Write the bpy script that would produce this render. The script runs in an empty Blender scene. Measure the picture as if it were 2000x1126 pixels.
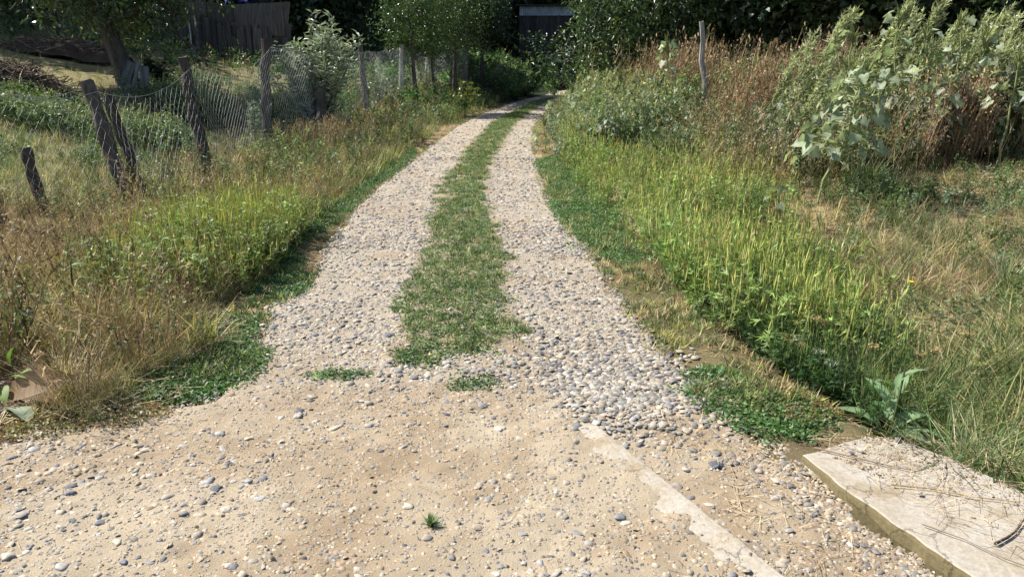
import bpy, math, random
import numpy as np

# ------------------------------------------------------------------ camera, world, sun, exposure
scene = bpy.context.scene
C = scene.collection
CAM_H = 1.65
PITCH = math.radians(16.5)
FPX = 1480.0
cd = bpy.data.cameras.new("camera")
cd.sensor_width = 36.0
cd.lens = 36.0 * FPX / 2000.0
cd.clip_start = 0.05
cd.clip_end = 600
cam = bpy.data.objects.new("camera", cd)
C.objects.link(cam)
cam.location = (0, 0, CAM_H)
cam.rotation_euler = (math.pi / 2 - PITCH, 0, 0)
scene.camera = cam

SUN_EL = math.radians(47)
SUN_DIR = np.array([-0.93 * math.cos(SUN_EL), 0.37 * math.cos(SUN_EL), math.sin(SUN_EL)])
w = bpy.data.worlds.new("World")
scene.world = w
w.use_nodes = True
nt = w.node_tree
bg = nt.nodes["Background"]
sky = nt.nodes.new("ShaderNodeTexSky")
sky.sky_type = 'NISHITA'
sky.sun_disc = False
sky.sun_elevation = SUN_EL
sky.sun_rotation = math.atan2(SUN_DIR[0], SUN_DIR[1])
nt.links.new(sky.outputs[0], bg.inputs[0])
bg.inputs[1].default_value = 0.085
sd = bpy.data.lights.new("sun", 'SUN')
sd.energy = 5.0
sd.angle = math.radians(0.5)
sd.color = (1.0, 0.955, 0.88)
sun = bpy.data.objects.new("sun", sd)
C.objects.link(sun)
from mathutils import Vector, Matrix
sun.rotation_euler = Vector(SUN_DIR).to_track_quat('Z', 'Y').to_euler()
sun.location = (-20, 10, 30)
scene.view_settings.view_transform = 'Standard'
scene.view_settings.look = 'None'
scene.view_settings.gamma = 1
scene.view_settings.use_curve_mapping = False
scene.view_settings.exposure = 0.93
scene.render.engine = 'CYCLES'
scene.cycles.max_bounces = 6
scene.cycles.transparent_max_bounces = 4

rng = np.random.default_rng(11)
random.seed(5)
PI = math.pi

# ------------------------------------------------------------------ small numpy toolbox
def _hash(ix, iy, s):
    h = (ix * 374761393 + iy * 668265263 + s * 1442695041) & 0x7fffffff
    h = ((h ^ (h >> 13)) * 1274126177) & 0x7fffffff
    h = h ^ (h >> 16)
    return (h & 0xffff) / 65535.0

def vnoise(x, y, f, s=0):
    x = np.asarray(x, float) * f + 1000.0
    y = np.asarray(y, float) * f + 1000.0
    ix = np.floor(x).astype(np.int64); iy = np.floor(y).astype(np.int64)
    fx = x - ix; fy = y - iy
    fx = fx * fx * (3 - 2 * fx); fy = fy * fy * (3 - 2 * fy)
    a = _hash(ix, iy, s); b = _hash(ix + 1, iy, s); c = _hash(ix, iy + 1, s); d = _hash(ix + 1, iy + 1, s)
    return (a * (1 - fx) + b * fx) * (1 - fy) + (c * (1 - fx) + d * fx) * fy

def fbm(x, y, f, s=0, o=4):
    r = 0; a = .5; t = 0
    for k in range(o):
        r = r + a * vnoise(x, y, f * 2 ** k, s + 17 * k); t += a; a *= .5
    return r / t

def sm(a, b, x):
    t = np.clip((np.asarray(x, float) - a) / (b - a), 0, 1)
    return t * t * (3 - 2 * t)

def at(px, py, z=0.0):
    u = (px - 1000) / FPX; v = (563 - py) / FPX
    d = (u, math.cos(PITCH) + v * math.sin(PITCH), -math.sin(PITCH) + v * math.cos(PITCH))
    t = (z - CAM_H) / d[2]
    return d[0] * t, d[1] * t

# ------------------------------------------------------------------ lie of the land
TL = np.array([(-60, -3.6), (2.3, -3.6), (2.7, -3.1), (2.98, -2.5), (3.1, -2.28), (3.28, -2.1), (3.5, -1.58), (4.2, -1.55), (5.1, -1.78), (5.5, -1.62), (6.8, -1.77), (9.2, -1.92), (11.6, -1.87), (15.6, -1.77), (20.7, -1.6), (26, -1.15), (34.7, 0.0), (49, 2.9), (70, 9), (200, 60)])
TR = np.array([(-60, 2.2), (0.4, 2.2), (2.0, 1.65), (3.03, 1.25), (4.13, 0.95), (4.7, 0.93), (5.6, 0.82), (6.6, 0.80), (7.7, 0.69), (9.2, 0.55), (12.4, 0.5), (15.6, 0.52), (20.7, 0.65), (26, 1.1), (34.7, 2.2), (49, 5.2), (70, 11.4), (200, 62.5)])
TML = np.array([(3.9, -.72), (4.7, -.77), (6.4, -.83), (7.9, -.9), (10.3, -1.03), (12.4, -1.0), (16.6, -.88), (22.5, -.58), (26, -.15), (34.7, .85), (49, 3.7), (70, 9.9), (200, 61)])
TMR = np.array([(3.9, .2), (4.6, .13), (5.2, .02), (6.4, 0.0), (7.9, -.14), (9.5, -.3), (12.4, -.32), (17.8, -.12), (21.6, .12), (26, .55), (34.7, 1.5), (49, 4.4), (70, 10.5), (200, 61.6)])
def Lx(y): return np.interp(y, TL[:, 0], TL[:, 1])
def Rx(y): return np.interp(y, TR[:, 0], TR[:, 1])
def MLx(y): return np.interp(y, TML[:, 0], TML[:, 1])
def MRx(y): return np.interp(y, TMR[:, 0], TMR[:, 1])

def height(x, y):
    x = np.asarray(x, float); y = np.asarray(y, float)
    Ln = np.where(y < 3.5, np.minimum(-1.58, np.maximum(Lx(y), -2.6)), Lx(y))
    Rn = np.minimum(Rx(y), 2.2)
    Rn = np.where(y > 20, Rx(y), Rn)
    d = np.maximum(Ln - x, 0); e = np.maximum(x - Rn, 0)
    far = sm(2.9, 5.5, y)
    h = (.03 * sm(.0, 1.0, d) + .05 * (fbm(x, y, .9, 3) - .5) * sm(.2, 1.5, d + e)) * far
    u = np.maximum(d - 2.9, 0)
    lot = .17 * u * sm(6, 13, y) + .035 * np.maximum(y - 14, 0) * sm(0, 3.5, u)
    lot = np.minimum(lot, 3.2 + .01 * u)
    lot = lot + .28 * (fbm(x, y, .35, 8) - .5) * sm(0.3, 3, u)
    bank = 1.15 * sm(.9, 2.6, d) * sm(21, 32, y) * (1 - .75 * sm(3, 6, d))
    h = h + lot * (1 - .25 * sm(40, 60, y)) + bank
    # right: shallow ditch beside the culvert then a rising field
    ditch = -.28 * sm(.35, 1.0, e) * (1 - sm(1.4, 2.6, e)) * sm(2.4, 3.6, y + .9 * e) * (1 - sm(5.5, 8, y))
    rise = .09 * np.maximum(e - 1.0, 0) * sm(4, 9, y)
    rise = np.minimum(rise, .75)
    h = h + ditch + rise + .12 * (fbm(x, y, .6, 21) - .5) * sm(.8, 2.5, e) * far
    # added slope beyond the last bend, raised to block sky behind the trees
    h = h + 1.3 * sm(58, 76, y) + .30 * np.maximum(y - 66, 0) * sm(66, 90, y)
    return h

SLAB_A = np.array(at(1165, 838)); SLAB_B = np.array(at(1520, 1126))
def slab_side(x, y):
    dx, dy = SLAB_B - SLAB_A
    L = math.hypot(dx, dy)
    return ((np.asarray(x) - SLAB_A[0]) * (-dy) + (np.asarray(y) - SLAB_A[1]) * dx) / L    # >0: to the right of the slab's broken edge

def road_micro(x, y):
    m = .022 * (fbm(x, y, 3.2, 31) - .5) + .020 * (fbm(x, y, 14, 32, 3) - .5)
    crown = .03 * np.exp(-((x - (MLx(y) + MRx(y)) / 2) / .45) ** 2) * sm(3.7, 4.6, y)
    s = slab_side(x, y)
    step = -.035 * sm(-.01, .03, s) * (1 - sm(3.15, 3.35, y)) * (1 - sm(.55, .9, s))
    return m + crown + step

def gnd(px, py):
    """where the line of sight through a pixel meets the land"""
    u = (px - 1000) / FPX; v = (563 - py) / FPX
    d = np.array([u, math.cos(PITCH) + v * math.sin(PITCH), -math.sin(PITCH) + v * math.cos(PITCH)])
    t = np.linspace(2, 90, 4000); p = d[None] * t[:, None]; z = p[:, 2] + CAM_H
    i = int(np.argmax(z <= height(p[:, 0], p[:, 1])))
    if i == 0: i = 3000
    return np.array([p[i, 0], p[i, 1], float(height(p[i, 0], p[i, 1]))])

# ------------------------------------------------------------------ mesh accumulation
def finish(o, parent=None, props=None):
    C.objects.link(o)
    if parent is not None:
        o.parent = parent
    for k, v in (props or {}).items():
        o[k] = v
    return o

class Geo:
    def __init__(s): s.V = []; s.T = []; s.K = []; s.n = 0
    def add(s, V, T, K=None):
        V = np.asarray(V, float).reshape(-1, 3); T = np.asarray(T, int).reshape(-1, 3)
        K = np.ones((len(V), 3)) if K is None else np.broadcast_to(np.asarray(K, float), (len(V), 3))
        s.V.append(V); s.T.append(T + s.n); s.K.append(K); s.n += len(V)
    def arrays(s): return np.concatenate(s.V), np.concatenate(s.T), np.concatenate(s.K)
    def mesh(s, name, mat, smooth=False):
        V, T, K = s.arrays()
        return raw_mesh(name, V, T, K, mat, smooth)
    def build(s, name, mat, parent=None, smooth=False, **props):
        return finish(bpy.data.objects.new(name, s.mesh(name, mat, smooth)), parent, props)

def raw_mesh(name, V, T, K, mat, smooth=False):
    me = bpy.data.meshes.new(name)
    me.vertices.add(len(V)); me.vertices.foreach_set("co", V.astype(np.float32).ravel())
    me.loops.add(T.size); me.loops.foreach_set("vertex_index", T.astype(np.int32).ravel())
    me.polygons.add(len(T)); me.polygons.foreach_set("loop_start", np.arange(0, T.size, 3, dtype=np.int32))
    me.polygons.foreach_set("loop_total", np.full(len(T), 3, np.int32))
    if K is not None:
        a = me.attributes.new("col", 'FLOAT_COLOR', 'POINT')
        a.data.foreach_set("color", np.concatenate([np.clip(K, 0, 1), np.ones((len(K), 1))], 1).astype(np.float32).ravel())
    me.materials.append(mat)
    me.update(calc_edges=True)
    me.polygons.foreach_set("use_smooth", np.full(len(T), smooth))
    return me

def tube(path, rad, k=6, col=None, cap=True):
    """tapered tube along a path -> V,T"""
    P = np.asarray(path, float); n = len(P); rad = np.broadcast_to(np.asarray(rad, float), (n,))
    d = np.gradient(P, axis=0); d /= np.linalg.norm(d, axis=1)[:, None] + 1e-9
    ref = np.array([.31, .17, .93]) if abs(d[0][2]) < .9 else np.array([.95, .2, .1])
    a = np.cross(d, ref); a /= np.linalg.norm(a, axis=1)[:, None] + 1e-9
    b = np.cross(d, a)
    th = np.arange(k) / k * 2 * PI
    V = P[:, None, :] + rad[:, None, None] * (np.cos(th)[None, :, None] * a[:, None, :] + np.sin(th)[None, :, None] * b[:, None, :])
    V = V.reshape(-1, 3)
    T = []
    for i in range(n - 1):
        for j in range(k):
            p = i * k + j; q = i * k + (j + 1) % k
            T += [(p, q, q + k), (p, q + k, p + k)]
    if cap:
        for base in (0, (n - 1) * k):
            for j in range(1, k - 1):
                T.append((base, base + j, base + j + 1))
    return V, np.array(T)

def rotmats(yaw, tilt=None, tdir=None):
    c, s = np.cos(yaw), np.sin(yaw); n = len(yaw)
    Rz = np.zeros((n, 3, 3)); Rz[:, 0, 0] = c; Rz[:, 0, 1] = -s; Rz[:, 1, 0] = s; Rz[:, 1, 1] = c; Rz[:, 2, 2] = 1
    if tilt is None: return Rz
    ax = -np.sin(tdir); ay = np.cos(tdir)          # axis perpendicular to the lean direction
    ct, st = np.cos(tilt), np.sin(tilt); o = 1 - ct
    Rt = np.zeros((n, 3, 3))
    Rt[:, 0, 0] = ct + ax * ax * o; Rt[:, 0, 1] = ax * ay * o; Rt[:, 0, 2] = ay * st
    Rt[:, 1, 0] = ax * ay * o; Rt[:, 1, 1] = ct + ay * ay * o; Rt[:, 1, 2] = -ax * st
    Rt[:, 2, 0] = -ay * st; Rt[:, 2, 1] = ax * st; Rt[:, 2, 2] = ct
    return Rt @ Rz

def scatter(geo, tmpls, P, scale, col, tilt=0.12, tdir=None, yaw=None):
    """copy templates (V,T,K) to points P with per-copy scale, colour and lean"""
    N = len(P)
    if N == 0: return
    scale = np.broadcast_to(np.asarray(scale, float).reshape(-1, 1) if np.ndim(scale) < 2 else scale, (N, 3))
    col = np.broadcast_to(np.asarray(col, float), (N, 3))
    yaw = rng.uniform(0, 2 * PI, N) if yaw is None else yaw
    tl = np.abs(rng.normal(0, tilt, N)) if np.ndim(tilt) == 0 else tilt
    td = rng.uniform(0, 2 * PI, N) if tdir is None else np.broadcast_to(tdir, (N,)) + rng.normal(0, .5, N)
    R = rotmats(yaw, tl, td)
    which = rng.integers(0, len(tmpls), N)
    for t, (V, T, K) in enumerate(tmpls):
        m = np.where(which == t)[0]
        if len(m) == 0: continue
        A = np.einsum('nij,nvj->nvi', R[m], V[None] * scale[m][:, None, :]) + P[m][:, None, :]
        nv = len(V)
        TT = (T[None] + (np.arange(len(m)) * nv)[:, None, None]).reshape(-1, 3)
        KK = (K[None] * col[m][:, None, :]).reshape(-1, 3)
        geo.add(A.reshape(-1, 3), TT, KK)

def ground_pts(x, y, dz=0.0):
    return np.stack([x, y, height(x, y) + dz], 1)

def field(n, y0, y1, xa, xb, dens=None, margin=1.2, power=1.0):
    """n candidate points, thinning with distance; xa, xb functions of y; kept where a dens() test passes"""
    if power == 1.0: y = y0 * (y1 / y0) ** rng.random(n)
    else: y = y0 + (y1 - y0) * rng.random(n)
    a, b = xa(y), xb(y)
    lim = .70 * y + margin
    a = np.maximum(a, -lim); b = np.minimum(b, lim)
    x = a + (b - a) * rng.random(n)
    ok = b > a
    if dens is not None: ok &= rng.random(n) < dens(x, y)
    return x[ok], y[ok]

def mixcol(n, cols, wts=None, jitter=.18, hue=.05):
    cols = np.array(cols, float)
    i = rng.choice(len(cols), n, p=None if wts is None else np.array(wts) / np.sum(wts))
    k = cols[i] * rng.lognormal(0, jitter, (n, 1)) * rng.lognormal(0, hue, (n, 3))
    return k

# ------------------------------------------------------------------ materials
def new_mat(name):
    m = bpy.data.materials.new(name); m.use_nodes = True
    t = m.node_tree; b = t.nodes["Principled BSDF"]
    return m, t, b

def N(t, typ, **kw):
    n = t.nodes.new(typ)
    for k, v in kw.items(): setattr(n, k, v)
    return n

def leaf_mat(name, rough=.5, trans=.3, spec=.35, gain=1.0, objvar=.0):
    m, t, b = new_mat(name)
    at_ = N(t, 'ShaderNodeAttribute', attribute_name='col')
    src = at_.outputs['Color']
    geo = N(t, 'ShaderNodeNewGeometry')
    no = N(t, 'ShaderNodeTexNoise'); no.inputs['Scale'].default_value = 7.0; no.inputs['Detail'].default_value = 2
    t.links.new(geo.outputs['Position'], no.inputs['Vector'])
    mr = N(t, 'ShaderNodeMapRange'); mr.inputs[1].default_value = .3; mr.inputs[2].default_value = .7
    mr.inputs[3].default_value = .72 * gain; mr.inputs[4].default_value = 1.28 * gain
    t.links.new(no.outputs['Fac'], mr.inputs[0])
    vm = N(t, 'ShaderNodeVectorMath', operation='SCALE')
    t.links.new(src, vm.inputs[0]); t.links.new(mr.outputs[0], vm.inputs['Scale'])
    last = vm.outputs[0]
    if objvar:
        oi = N(t, 'ShaderNodeObjectInfo')
        m2 = N(t, 'ShaderNodeMapRange'); m2.inputs[3].default_value = 1 - objvar; m2.inputs[4].default_value = 1 + objvar
        t.links.new(oi.outputs['Random'], m2.inputs[0])
        v2 = N(t, 'ShaderNodeVectorMath', operation='SCALE')
        t.links.new(last, v2.inputs[0]); t.links.new(m2.outputs[0], v2.inputs['Scale']); last = v2.outputs[0]
    t.links.new(last, b.inputs['Base Color'])
    b.inputs['Roughness'].default_value = rough
    b.inputs['Specular IOR Level'].default_value = spec
    if trans > 0:
        tr = N(t, 'ShaderNodeBsdfTranslucent')
        tint = N(t, 'ShaderNodeVectorMath', operation='MULTIPLY'); tint.inputs[1].default_value = (1.12, 1.22, .72)
        t.links.new(last, tint.inputs[0]); t.links.new(tint.outputs[0], tr.inputs['Color'])
        mx = N(t, 'ShaderNodeMixShader'); mx.inputs[0].default_value = trans
        t.links.new(b.outputs[0], mx.inputs[1]); t.links.new(tr.outputs[0], mx.inputs[2])
        t.links.new(mx.outputs[0], t.nodes['Material Output'].inputs['Surface'])
    return m

def wood_mat(name, dark, light, scale=(14, 14, 1.6), bump=.5, rough=.85):
    m, t, b = new_mat(name)
    tc = N(t, 'ShaderNodeTexCoord'); mp = N(t, 'ShaderNodeMapping'); mp.inputs['Scale'].default_value = scale
    oi = N(t, 'ShaderNodeObjectInfo')
    t.links.new(tc.outputs['Object'], mp.inputs['Vector'])
    off = N(t, 'ShaderNodeVectorMath', operation='SCALE'); off.inputs[0].default_value = (37, 51, 23)
    t.links.new(oi.outputs['Random'], off.inputs['Scale']); t.links.new(off.outputs[0], mp.inputs['Location'])
    no = N(t, 'ShaderNodeTexNoise'); no.inputs['Scale'].default_value = 1.0; no.inputs['Detail'].default_value = 6; no.inputs['Roughness'].default_value = .65
    t.links.new(mp.outputs[0], no.inputs['Vector'])
    cr = N(t, 'ShaderNodeValToRGB')
    cr.color_ramp.elements[0].position = .32; cr.color_ramp.elements[0].color = (*dark, 1)
    cr.color_ramp.elements[1].position = .68; cr.color_ramp.elements[1].color = (*light, 1)
    t.links.new(no.outputs['Fac'], cr.inputs[0])
    m2 = N(t, 'ShaderNodeMapRange'); m2.inputs[3].default_value = .7; m2.inputs[4].default_value = 1.25
    t.links.new(oi.outputs['Random'], m2.inputs[0])
    v2 = N(t, 'ShaderNodeVectorMath', operation='SCALE')
    t.links.new(cr.outputs[0], v2.inputs[0]); t.links.new(m2.outputs[0], v2.inputs['Scale'])
    t.links.new(v2.outputs[0], b.inputs['Base Color'])
    b.inputs['Roughness'].default_value = rough; b.inputs['Specular IOR Level'].default_value = .2
    bp = N(t, 'ShaderNodeBump'); bp.inputs['Strength'].default_value = bump; bp.inputs['Distance'].default_value = .02
    t.links.new(no.outputs['Fac'], bp.inputs['Height']); t.links.new(bp.outputs[0], b.inputs['Normal'])
    return m

def earth_mat(name):
    """colour from the 'col' attribute, broken up by grain at several scales"""
    m, t, b = new_mat(name)
    a = N(t, 'ShaderNodeAttribute', attribute_name='col')
    g = N(t, 'ShaderNodeNewGeometry')
    n1 = N(t, 'ShaderNodeTexNoise'); n1.inputs['Scale'].default_value = 2.3; n1.inputs['Detail'].default_value = 8; n1.inputs['Roughness'].default_value = .7
    n2 = N(t, 'ShaderNodeTexNoise'); n2.inputs['Scale'].default_value = 45; n2.inputs['Detail'].default_value = 6; n2.inputs['Roughness'].default_value = .75
    for n in (n1, n2): t.links.new(g.outputs['Position'], n.inputs['Vector'])
    ad = N(t, 'ShaderNodeMath', operation='ADD'); t.links.new(n1.outputs['Fac'], ad.inputs[0]); t.links.new(n2.outputs['Fac'], ad.inputs[1])
    mr = N(t, 'ShaderNodeMapRange'); mr.inputs[1].default_value = .7; mr.inputs[2].default_value = 1.3; mr.inputs[3].default_value = .6; mr.inputs[4].default_value = 1.35
    t.links.new(ad.outputs[0], mr.inputs[0])
    vm = N(t, 'ShaderNodeVectorMath', operation='SCALE'); t.links.new(a.outputs['Color'], vm.inputs[0]); t.links.new(mr.outputs[0], vm.inputs['Scale'])
    t.links.new(vm.outputs[0], b.inputs['Base Color'])
    b.inputs['Roughness'].default_value = .95; b.inputs['Specular IOR Level'].default_value = .1
    bp = N(t, 'ShaderNodeBump'); bp.inputs['Strength'].default_value = .8; bp.inputs['Distance'].default_value = .02
    t.links.new(n2.outputs['Fac'], bp.inputs['Height']); t.links.new(bp.outputs[0], b.inputs['Normal'])
    return m

def road_mat():
    m, t, b = new_mat("gravel and sand")
    a = N(t, 'ShaderNodeAttribute', attribute_name='col')
    g = N(t, 'ShaderNodeNewGeometry')
    n1 = N(t, 'ShaderNodeTexNoise'); n1.inputs['Scale'].default_value = 5; n1.inputs['Detail'].default_value = 8; n1.inputs['Roughness'].default_value = .7
    n2 = N(t, 'ShaderNodeTexNoise'); n2.inputs['Scale'].default_value = 160; n2.inputs['Detail'].default_value = 4; n2.inputs['Roughness'].default_value = .8
    for n in (n1, n2): t.links.new(g.outputs['Position'], n.inputs['Vector'])
    vo = N(t, 'ShaderNodeTexVoronoi'); vo.inputs['Scale'].default_value = 52; vo.inputs['Randomness'].default_value = 1
    t.links.new(g.outputs['Position'], vo.inputs['Vector'])
    # grit: only some cells are small stones, the rest stays sand
    sep = N(t, 'ShaderNodeSeparateColor'); t.links.new(vo.outputs['Color'], sep.inputs[0])
    thr = N(t, 'ShaderNodeMath', operation='LESS_THAN'); t.links.new(sep.outputs[0], thr.inputs[0])
    dens = N(t, 'ShaderNodeMapRange'); dens.inputs[1].default_value = .3; dens.inputs[2].default_value = .75; dens.inputs[3].default_value = .08; dens.inputs[4].default_value = .55
    t.links.new(n1.outputs['Fac'], dens.inputs[0]); t.links.new(dens.outputs[0], thr.inputs[1])
    inside = N(t, 'ShaderNodeMapRange'); inside.inputs[1].default_value = .34; inside.inputs[2].default_value = .46; inside.inputs[3].default_value = 1; inside.inputs[4].default_value = 0
    t.links.new(vo.outputs['Distance'], inside.inputs[0])
    mask = N(t, 'ShaderNodeMath', operation='MULTIPLY'); t.links.new(thr.outputs[0], mask.inputs[0]); t.links.new(inside.outputs[0], mask.inputs[1])
    cr = N(t, 'ShaderNodeValToRGB'); e = cr.color_ramp.elements
    e[0].position = 0; e[0].color = (.14, .14, .145, 1); e[1].position = 1; e[1].color = (.45, .385, .295, 1)
    for p, k in ((.35, (.27, .255, .24)), (.6, (.39, .335, .26)), (.8, (.42, .405, .375))):
        x = e.new(p); x.color = (*k, 1)
    t.links.new(sep.outputs[1], cr.inputs[0])
    mr = N(t, 'ShaderNodeMapRange'); mr.inputs[1].default_value = .7; mr.inputs[2].default_value = 1.3; mr.inputs[3].default_value = .78; mr.inputs[4].default_value = 1.2
    ad = N(t, 'ShaderNodeMath', operation='ADD'); t.links.new(n1.outputs['Fac'], ad.inputs[0]); t.links.new(n2.outputs['Fac'], ad.inputs[1])
    t.links.new(ad.outputs[0], mr.inputs[0])
    vm = N(t, 'ShaderNodeVectorMath', operation='SCALE'); t.links.new(a.outputs['Color'], vm.inputs[0]); t.links.new(mr.outputs[0], vm.inputs['Scale'])
    mx = N(t, 'ShaderNodeMix', data_type='RGBA'); t.links.new(mask.outputs[0], mx.inputs[0]); t.links.new(vm.outputs[0], mx.inputs[6]); t.links.new(cr.outputs[0], mx.inputs[7])
    t.links.new(mx.outputs[2], b.inputs['Base Color'])
    b.inputs['Roughness'].default_value = .92; b.inputs['Specular IOR Level'].default_value = .15
    hs = N(t, 'ShaderNodeMath', operation='MULTIPLY_ADD'); hs.inputs[1].default_value = .8
    t.links.new(mask.outputs[0], hs.inputs[0]); t.links.new(n2.outputs['Fac'], hs.inputs[2])
    bp = N(t, 'ShaderNodeBump'); bp.inputs['Strength'].default_value = .9; bp.inputs['Distance'].default_value = .008
    t.links.new(hs.outputs[0], bp.inputs['Height']); t.links.new(bp.outputs[0], b.inputs['Normal'])
    return m

def stone_mat(name, use_random):
    m, t, b = new_mat(name)
    tc = N(t, 'ShaderNodeNewGeometry')
    no = N(t, 'ShaderNodeTexNoise'); no.inputs['Scale'].default_value = 60; no.inputs['Detail'].default_value = 5
    t.links.new(tc.outputs['Position'], no.inputs['Vector'])
    mr = N(t, 'ShaderNodeMapRange'); mr.inputs[1].default_value = .3; mr.inputs[2].default_value = .7; mr.inputs[3].default_value = .75; mr.inputs[4].default_value = 1.2
    t.links.new(no.outputs['Fac'], mr.inputs[0])
    if use_random:
        oi = N(t, 'ShaderNodeObjectInfo')
        cr = N(t, 'ShaderNodeValToRGB'); cr.color_ramp.interpolation = 'LINEAR'; e = cr.color_ramp.elements
        e[0].position = 0; e[0].color = (0.085, 0.089, 0.102, 1); e[1].position = 1; e[1].color = (0.425, 0.391, 0.34, 1)
        for p, k in ((.2, (0.156, 0.164, 0.18)), (.4, (0.246, 0.238, 0.23)), (.55, (0.328, 0.271, 0.201)), (.7, (0.295, 0.295, 0.295)), (.85, (0.41, 0.353, 0.271))):
            x = e.new(p); x.color = (*k, 1)
        t.links.new(oi.outputs['Random'], cr.inputs[0]); src = cr.outputs[0]
    else:
        src = N(t, 'ShaderNodeAttribute', attribute_name='col').outputs['Color']
    # dust lies on upward faces of some stones
    vm = N(t, 'ShaderNodeVectorMath', operation='SCALE'); t.links.new(src, vm.inputs[0]); t.links.new(mr.outputs[0], vm.inputs['Scale'])
    t.links.new(vm.outputs[0], b.inputs['Base Color'])
    b.inputs['Roughness'].default_value = .7; b.inputs['Specular IOR Level'].default_value = .3
    bp = N(t, 'ShaderNodeBump'); bp.inputs['Strength'].default_value = .25; bp.inputs['Distance'].default_value = .004
    t.links.new(no.outputs['Fac'], bp.inputs['Height']); t.links.new(bp.outputs[0], b.inputs['Normal'])
    return m

def plain_mat(name, col, rough=.7, metal=0., noise=.25, nscale=12, bump=.2):
    m, t, b = new_mat(name)
    g = N(t, 'ShaderNodeNewGeometry')
    no = N(t, 'ShaderNodeTexNoise'); no.inputs['Scale'].default_value = nscale; no.inputs['Detail'].default_value = 6; no.inputs['Roughness'].default_value = .65
    t.links.new(g.outputs['Position'], no.inputs['Vector'])
    mr = N(t, 'ShaderNodeMapRange'); mr.inputs[1].default_value = .3; mr.inputs[2].default_value = .7; mr.inputs[3].default_value = 1 - noise; mr.inputs[4].default_value = 1 + noise
    t.links.new(no.outputs['Fac'], mr.inputs[0])
    vm = N(t, 'ShaderNodeVectorMath', operation='SCALE'); vm.inputs[0].default_value = col; t.links.new(mr.outputs[0], vm.inputs['Scale'])
    t.links.new(vm.outputs[0], b.inputs['Base Color'])
    b.inputs['Roughness'].default_value = rough; b.inputs['Metallic'].default_value = metal
    b.inputs['Specular IOR Level'].default_value = .3
    bp = N(t, 'ShaderNodeBump'); bp.inputs['Strength'].default_value = bump; bp.inputs['Distance'].default_value = .01
    t.links.new(no.outputs['Fac'], bp.inputs['Height']); t.links.new(bp.outputs[0], b.inputs['Normal'])
    return m

def concrete_mat():
    m, t, b = new_mat("old concrete")
    g = N(t, 'ShaderNodeNewGeometry')
    n1 = N(t, 'ShaderNodeTexNoise'); n1.inputs['Scale'].default_value = 3.5; n1.inputs['Detail'].default_value = 8; n1.inputs['Roughness'].default_value = .65
    n2 = N(t, 'ShaderNodeTexNoise'); n2.inputs['Scale'].default_value = 55; n2.inputs['Detail'].default_value = 6; n2.inputs['Roughness'].default_value = .7
    vo = N(t, 'ShaderNodeTexVoronoi'); vo.inputs['Scale'].default_value = 75
    for n in (n1, n2, vo): t.links.new(g.outputs['Position'], n.inputs['Vector'])
    cr = N(t, 'ShaderNodeValToRGB'); e = cr.color_ramp.elements
    e[0].position = .36; e[0].color = (.27, .21, .135, 1); e[1].position = .64; e[1].color = (.40, .365, .315, 1)
    x = e.new(.45); x.color = (.35, .305, .24, 1)
    t.links.new(n1.outputs['Fac'], cr.inputs[0])
    # olive lichen and dirt on the upright faces, where damp soil touches them
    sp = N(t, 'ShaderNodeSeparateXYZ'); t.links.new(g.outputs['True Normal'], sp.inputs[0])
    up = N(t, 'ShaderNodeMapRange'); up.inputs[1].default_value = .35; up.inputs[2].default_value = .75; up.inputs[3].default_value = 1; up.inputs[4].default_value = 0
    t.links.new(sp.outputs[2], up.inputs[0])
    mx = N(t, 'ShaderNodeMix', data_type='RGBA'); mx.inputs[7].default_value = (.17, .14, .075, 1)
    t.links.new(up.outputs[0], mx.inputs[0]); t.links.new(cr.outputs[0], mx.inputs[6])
    mr = N(t, 'ShaderNodeMapRange'); mr.inputs[1].default_value = .25; mr.inputs[2].default_value = .75; mr.inputs[3].default_value = .72; mr.inputs[4].default_value = 1.2
    t.links.new(n2.outputs['Fac'], mr.inputs[0])
    pit = N(t, 'ShaderNodeMapRange'); pit.inputs[1].default_value = .05; pit.inputs[2].default_value = .16; pit.inputs[3].default_value = .55; pit.inputs[4].default_value = 1
    t.links.new(vo.outputs['Distance'], pit.inputs[0])
    vm = N(t, 'ShaderNodeVectorMath', operation='SCALE'); t.links.new(mx.outputs[2], vm.inputs[0]); t.links.new(mr.outputs[0], vm.inputs['Scale'])
    v2 = N(t, 'ShaderNodeVectorMath', operation='SCALE'); t.links.new(vm.outputs[0], v2.inputs[0]); t.links.new(pit.outputs[0], v2.inputs['Scale'])
    t.links.new(v2.outputs[0], b.inputs['Base Color'])
    b.inputs['Roughness'].default_value = .93; b.inputs['Specular IOR Level'].default_value = .15
    ck = N(t, 'ShaderNodeTexVoronoi', feature='DISTANCE_TO_EDGE'); ck.inputs['Scale'].default_value = 2.1
    wv = N(t, 'ShaderNodeVectorMath', operation='MULTIPLY_ADD'); wv.inputs[1].default_value = (.25, .25, .25); t.links.new(n1.outputs['Color'], wv.inputs[0]); t.links.new(g.outputs['Position'], wv.inputs[2]); t.links.new(wv.outputs[0], ck.inputs['Vector'])
    cm = N(t, 'ShaderNodeMapRange'); cm.inputs[1].default_value = .0; cm.inputs[2].default_value = .012; cm.inputs[3].default_value = .45; cm.inputs[4].default_value = 1
    t.links.new(ck.outputs['Distance'], cm.inputs[0])
    v3 = N(t, 'ShaderNodeVectorMath', operation='SCALE'); t.links.new(v2.outputs[0], v3.inputs[0]); t.links.new(cm.outputs[0], v3.inputs['Scale']); t.links.new(v3.outputs[0], b.inputs['Base Color'])
    bp = N(t, 'ShaderNodeBump'); bp.inputs['Strength'].default_value = .6; bp.inputs['Distance'].default_value = .006
    t.links.new(n2.outputs['Fac'], bp.inputs['Height']); t.links.new(bp.outputs[0], b.inputs['Normal'])
    return m

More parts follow.
